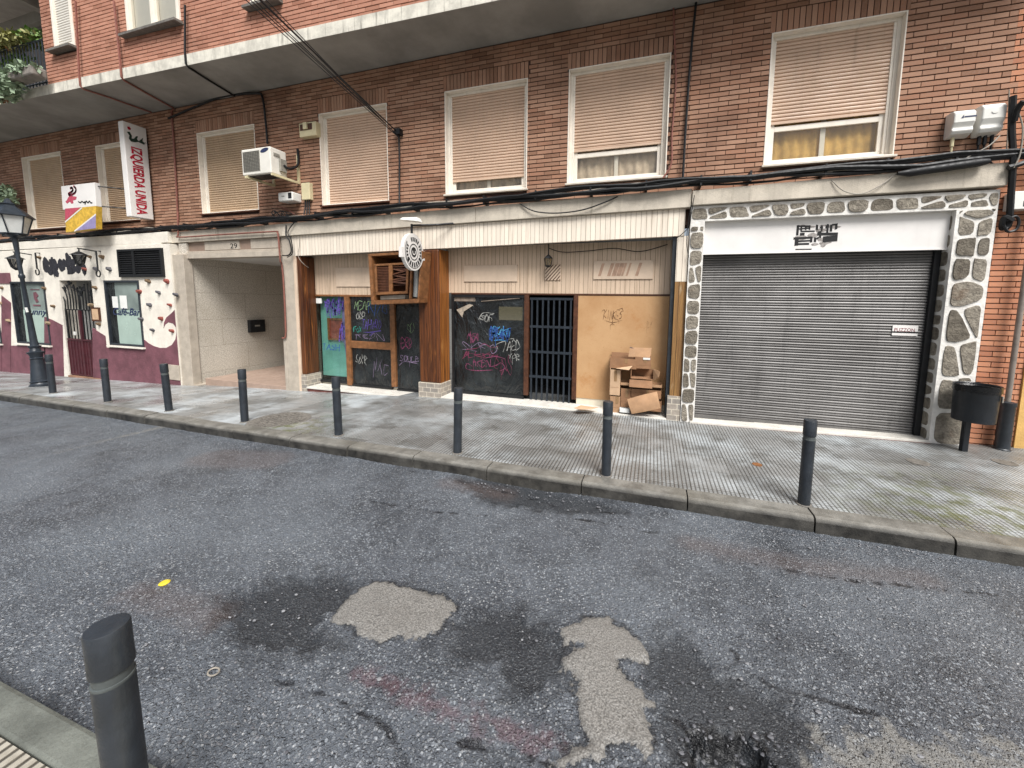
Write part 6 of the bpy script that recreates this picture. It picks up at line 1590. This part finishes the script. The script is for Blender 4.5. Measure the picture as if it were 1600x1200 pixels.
# ------------------------------------------------------------------ cardboard boxes
def cz_(x, y, Y): return P(880+x*.18333, 440+y*.18333, Y)
grp = 'cardboard boxes dumped in the doorway'
stz = PF(1000, 643).z
TH = .006
def panel(m, c, u, v, t=TH):    # sheet from corner c along u and v
    c, u, v = Vector(c), Vector(u), Vector(v); n = u.cross(v).normalized()*t
    m.add([c, c+u, c+u+v, c+v, c+n, c+u+n, c+u+v+n, c+v+n], [(3,2,1,0),(4,5,6,7),(0,1,5,4),(1,2,6,5),(2,3,7,6),(3,0,4,7)])
def carton(lb, x0, y0, x1, y1, Y, D, mt, flaps=(), open_front=False, tilt=0, lean=0):
    a, b = cz_(x0, y0, Y), cz_(x1, y1, Y); t = thing('cardboard_box', (a.x, Y, b.z), lb, 'box', grp)
    W_2, H_2 = b.x-a.x, a.z-b.z; o = Vector((a.x, Y, b.z)); X, Yv, Zv = Vector((W_2, 0, 0)), Vector((0, D, 0)), Vector((lean, 0, H_2))
    m = MB(); 
    if not open_front: panel(m, o, X, Zv)
    panel(m, o+Yv, Zv, X); panel(m, o, Zv, Yv); panel(m, o+X, Yv, Zv); panel(m, o, Yv, X)
    bd_ = m.build('body', mt, t)
    if not open_front and H_2 > .12 and mt is not M['paper']:
        m = MB(); k_x = random.uniform(.35, .6); m.box(o.x+W_2*k_x, o.x+W_2*k_x+.045, Y-.0085, Y-.0062, o.z+H_2*.55, o.z+H_2); m.build('packing_tape', mat('packing_tape', '8c6f50', .25, .1), t)
        m = MB(); m.box(o.x+W_2*.05, o.x+W_2*.95, Y-.0075, Y-.0062, o.z+H_2*.3, o.z+H_2*.3+.004); m.build('crease', M['card_d'], t)
    if tilt: t.rotation_euler = (0, R_(tilt), 0)
    for (kind, ln_, ang_) in flaps:
        m = MB(); s_, c_ = math.sin(R_(ang_)), math.cos(R_(ang_))
        if kind == 'L': panel(m, o+Zv+Yv, Vector((-c_*ln_, 0, s_*ln_)), -Yv)
        if kind == 'R': panel(m, o+Zv+X, Vector((c_*ln_, 0, s_*ln_)), Yv)
        if kind == 'B': panel(m, o+Zv+Yv, Vector((0, c_*ln_, s_*ln_)), X)
        if kind == 'F': panel(m, o+Zv, X, Vector((0, -c_*ln_, s_*ln_)))
        m.build('flap', M['card_l'] if random.random() < .5 else mt, t)
    return t, o, X, Yv, Zv
t, o, X, Yv, Zv = carton('upright tall cardboard box with a round red mark on its front', 404, 748, 478, 970, 5.98, .22, M['card_l'], (('L', .02, 60), ('B', .08, 80)))
m = MB(); c = o+X*.45+Zv*.62; m.prism([(c.x+.037*math.cos(q_), c.z+.037*math.sin(q_)) for q_ in np.linspace(0, TP, 21)[:-1]], 5.9785, 5.981); m.build('round_mark', M['redpale'], t)
carton('plain pale box standing under the box with the red mark', 402, 974, 478, 1116, 5.985, .2, M['card'])
t, o, X, Yv, Zv = carton('brown box with raised flaps on top of the tall box', 400, 650, 620, 748, 6.02, .2, M['card_d'], (('B', .07, 85),))
m = MB(); panel(m, o+X*.0+Zv*.0+Vector((0, -.012, 0)), X*.38, Zv*1.05); m.build('flap', M['card_d'], t)
m = MB(); a, b, c, d = cz_(450, 738, 5.9), cz_(560, 752, 5.9), cz_(590, 718, 6.0), cz_(470, 735, 6.02); m.add([a, b, c, d]+[p+Vector((0, 0, -.006)) for p in (a, b, c, d)], [(0,1,2,3),(7,6,5,4),(0,4,5,1),(1,5,6,2),(2,6,7,3),(3,7,4,0)]); m.build('flap', M['card_l'], t)
t, o, X, Yv, Zv = carton('grey brown box at the top of the heap with a dark rimmed lid', 615, 640, 742, 745, 6.03, .2, M['card_d'])
m = MB(); a, b, c, d = cz_(568, 560, 6.1), cz_(748, 620, 6.1), cz_(742, 648, 6.05), cz_(555, 640, 6.05); panel(m, d, c-d, a-d); m.build('lid', M['card'], t)
m = MB(); m.tube([a, b], .013, 6); m.build('lid_edge', M['wood_dk'], t)
m = MB(); a, b = cz_(682, 648, 6.02), cz_(740, 668, 6.02); m.box(a.x, b.x, 6.015, 6.025, b.z, a.z); m.build('white_label', M['paper'], t)
t, o, X, Yv, Zv = carton('open box on its side with a dark inside, middle of the heap', 580, 760, 765, 835, 5.93, .28, M['card_d'], (), True)
m = MB(); a = cz_(565, 835, 5.9); b = cz_(758, 912, 5.88); panel(m, (a.x, 5.92, a.z), (b.x-a.x, 0, 0), (0, -.04, b.z-a.z)); m.build('flap', M['card_d'], t)
m = MB(); a, b, c, d = cz_(765, 745, 5.93), cz_(822, 768, 5.86), cz_(812, 815, 5.86), cz_(768, 842, 5.93); m.add([a, b, c, d]+[p+Vector((.006, .004, 0)) for p in (a, b, c, d)], [(0,1,2,3),(7,6,5,4),(0,4,5,1),(1,5,6,2),(2,6,7,3),(3,7,4,0)]); m.build('flap', M['card'], t)
carton('long box lying behind the open box in the heap', 490, 858, 838, 905, 5.99, .2, M['card'])
carton('upright brown box below the long box, back of the heap', 495, 908, 575, 1075, 6.0, .2, M['card_d'])
carton('brown box squashed between the long box and the slanted sheet', 576, 912, 830, 1000, 6.0, .2, M['card_d'])
carton('large brown box behind the slanted sheet at the bottom right', 580, 1000, 832, 1110, 6.02, .18, M['card_d'])
carton('small white carton on the step in front of the heap', 484, 1078, 560, 1118, 5.93, .07, M['paper'])
t = thing('cardboard_sheet', tuple(cz_(590, 1120, 5.9)), 'large curved cardboard sheet slanting in front of the heap', 'cardboard', grp)
m = MB(); A_ = [cz_(545, 1003, 5.93), cz_(800, 938, 5.93)]; B_ = [cz_(585, 1128, 5.86), cz_(830, 1078, 5.86)]; n = 10; vs = []
for k in range(n+1):
    u = k/n; tp = A_[0].lerp(A_[1], u); bt = B_[0].lerp(B_[1], u)
    for j in range(5): v = j/4; p = tp.lerp(bt, v); p.y -= .03*math.sin(v*math.pi)+.02*math.sin(u*3); p.z += .012*math.sin(u*math.pi)*(1-v); vs.append(p)
n1 = len(vs); vs += [p+Vector((0, .007, 0)) for p in vs]
fs = [(i*5+j, (i+1)*5+j, (i+1)*5+j+1, i*5+j+1) for i in range(n) for j in range(4)]; m.add(vs, [f[::-1] for f in fs]+[tuple(i+n1 for i in f) for f in fs]+[(i*5, (i+1)*5, n1+(i+1)*5, n1+i*5) for i in range(n)]+[(i*5+4, n1+i*5+4, n1+(i+1)*5+4, (i+1)*5+4) for i in range(n)]); m.build('sheet', M['card'], t, smooth=True)
m = MB(); pts = [G(880+x*.18333, 440+y*.18333, stz+.004) for x, y in ((90,1078),(150,1058),(200,1062),(300,1078),(240,1088),(140,1094))]
n = len(pts); m.add([p+Vector((0, 0, .012*(i % 2))) for i, p in enumerate(pts)]+[p+Vector((0, 0, .012*(i % 2)-.003)) for i, p in enumerate(pts)], [tuple(range(n))[::-1], tuple(range(n, 2*n))]+[(i, (i+1) % n, n+(i+1) % n, n+i) for i in range(n)])
o = m.build('cardboard_scrap', M['card_l'], None, origin=pts[0]); tag(o, 'torn scrap of cardboard lying flat on the step', 'cardboard', grp)

# ------------------------------------------------------------------ plants on the balcony
def foliage(m, c, r, n, s, seed, flat=.8):
    random.seed(seed)
    for _ in range(n):
        d = Vector((random.gauss(0, 1), random.gauss(0, 1), random.gauss(0, 1))).normalized()*random.random()**.4
        p = Vector(c)+Vector((d.x*r[0], d.y*r[1], d.z*r[2])); a = Vector((random.gauss(0, 1), random.gauss(0, 1), random.gauss(0, .7))).normalized(); b = a.orthogonal().normalized(); k = s*random.uniform(.6, 1.4)
        m.add([p, p+a*k*.5+b*k*.28, p+a*k, p+a*k*.5-b*k*.28], [(0, 1, 2, 3)], random.random())
def plant(nm, lb, px, py, Y, r, mt, n=500, s=.09, seed=1, pot=True):
    c = P(px, py, Y); t = thing(nm, tuple(c), lb, 'plant', 'balcony plants')
    m = MB(); foliage(m, c, r, n, s, seed); m.build('leaves', M[mt], t)
    m = MB(); random.seed(seed)
    for k in range(7): m.tube([c+Vector((random.uniform(-.1, .1), 0, -r[2])), c+Vector((random.uniform(-.6, .6)*r[0], random.uniform(-.5, .5)*r[1], random.uniform(-.2, .7)*r[2]))], .008, 4)
    m.build('stems', M['wood_fr'], t)
plant('balcony_plant', 'yellow green plant spilling over the top of the balcony rail', 15, 66, 4.95, (.9, .2, .16), 'leafC', 700, .09, 1)
plant('balcony_plant', 'dark green plant beside the balcony rail near the shuttered window', 52, 60, 5.05, (.28, .2, .2), 'leafA', 300, .09, 2)
plant('balcony_plant', 'pale green succulent on top of the balcony planter', 40, 112, 4.72, (.5, .16, .09), 'leafB', 500, .09, 3)
plant('balcony_plant', 'pale leafy plant trailing down the slab at the left edge', 6, 135, 4.68, (.5, .18, .32), 'leafB', 600, .11, 4)
plant('balcony_plant', 'bright green grassy plant behind the balcony rail', 28, 100, 5.1, (.5, .12, .14), 'leafA', 400, .1, 5)
a = P(48, 124, 4.72); m = MB(); m.box(a.x-.55, a.x+.3, 4.62, 4.84, ZS+.20, ZS+.38); o = m.build('balcony_planter', M['terra'], None, bevel=.03, origin=a); tag(o, 'grey trough planter standing on the balcony edge', 'planter')
plant('window_plant', 'whitish bushy plant behind the lantern of the street lamp', 4, 308, 5.7, (.5, .15, .32), 'leafB', 500, .12, 6)
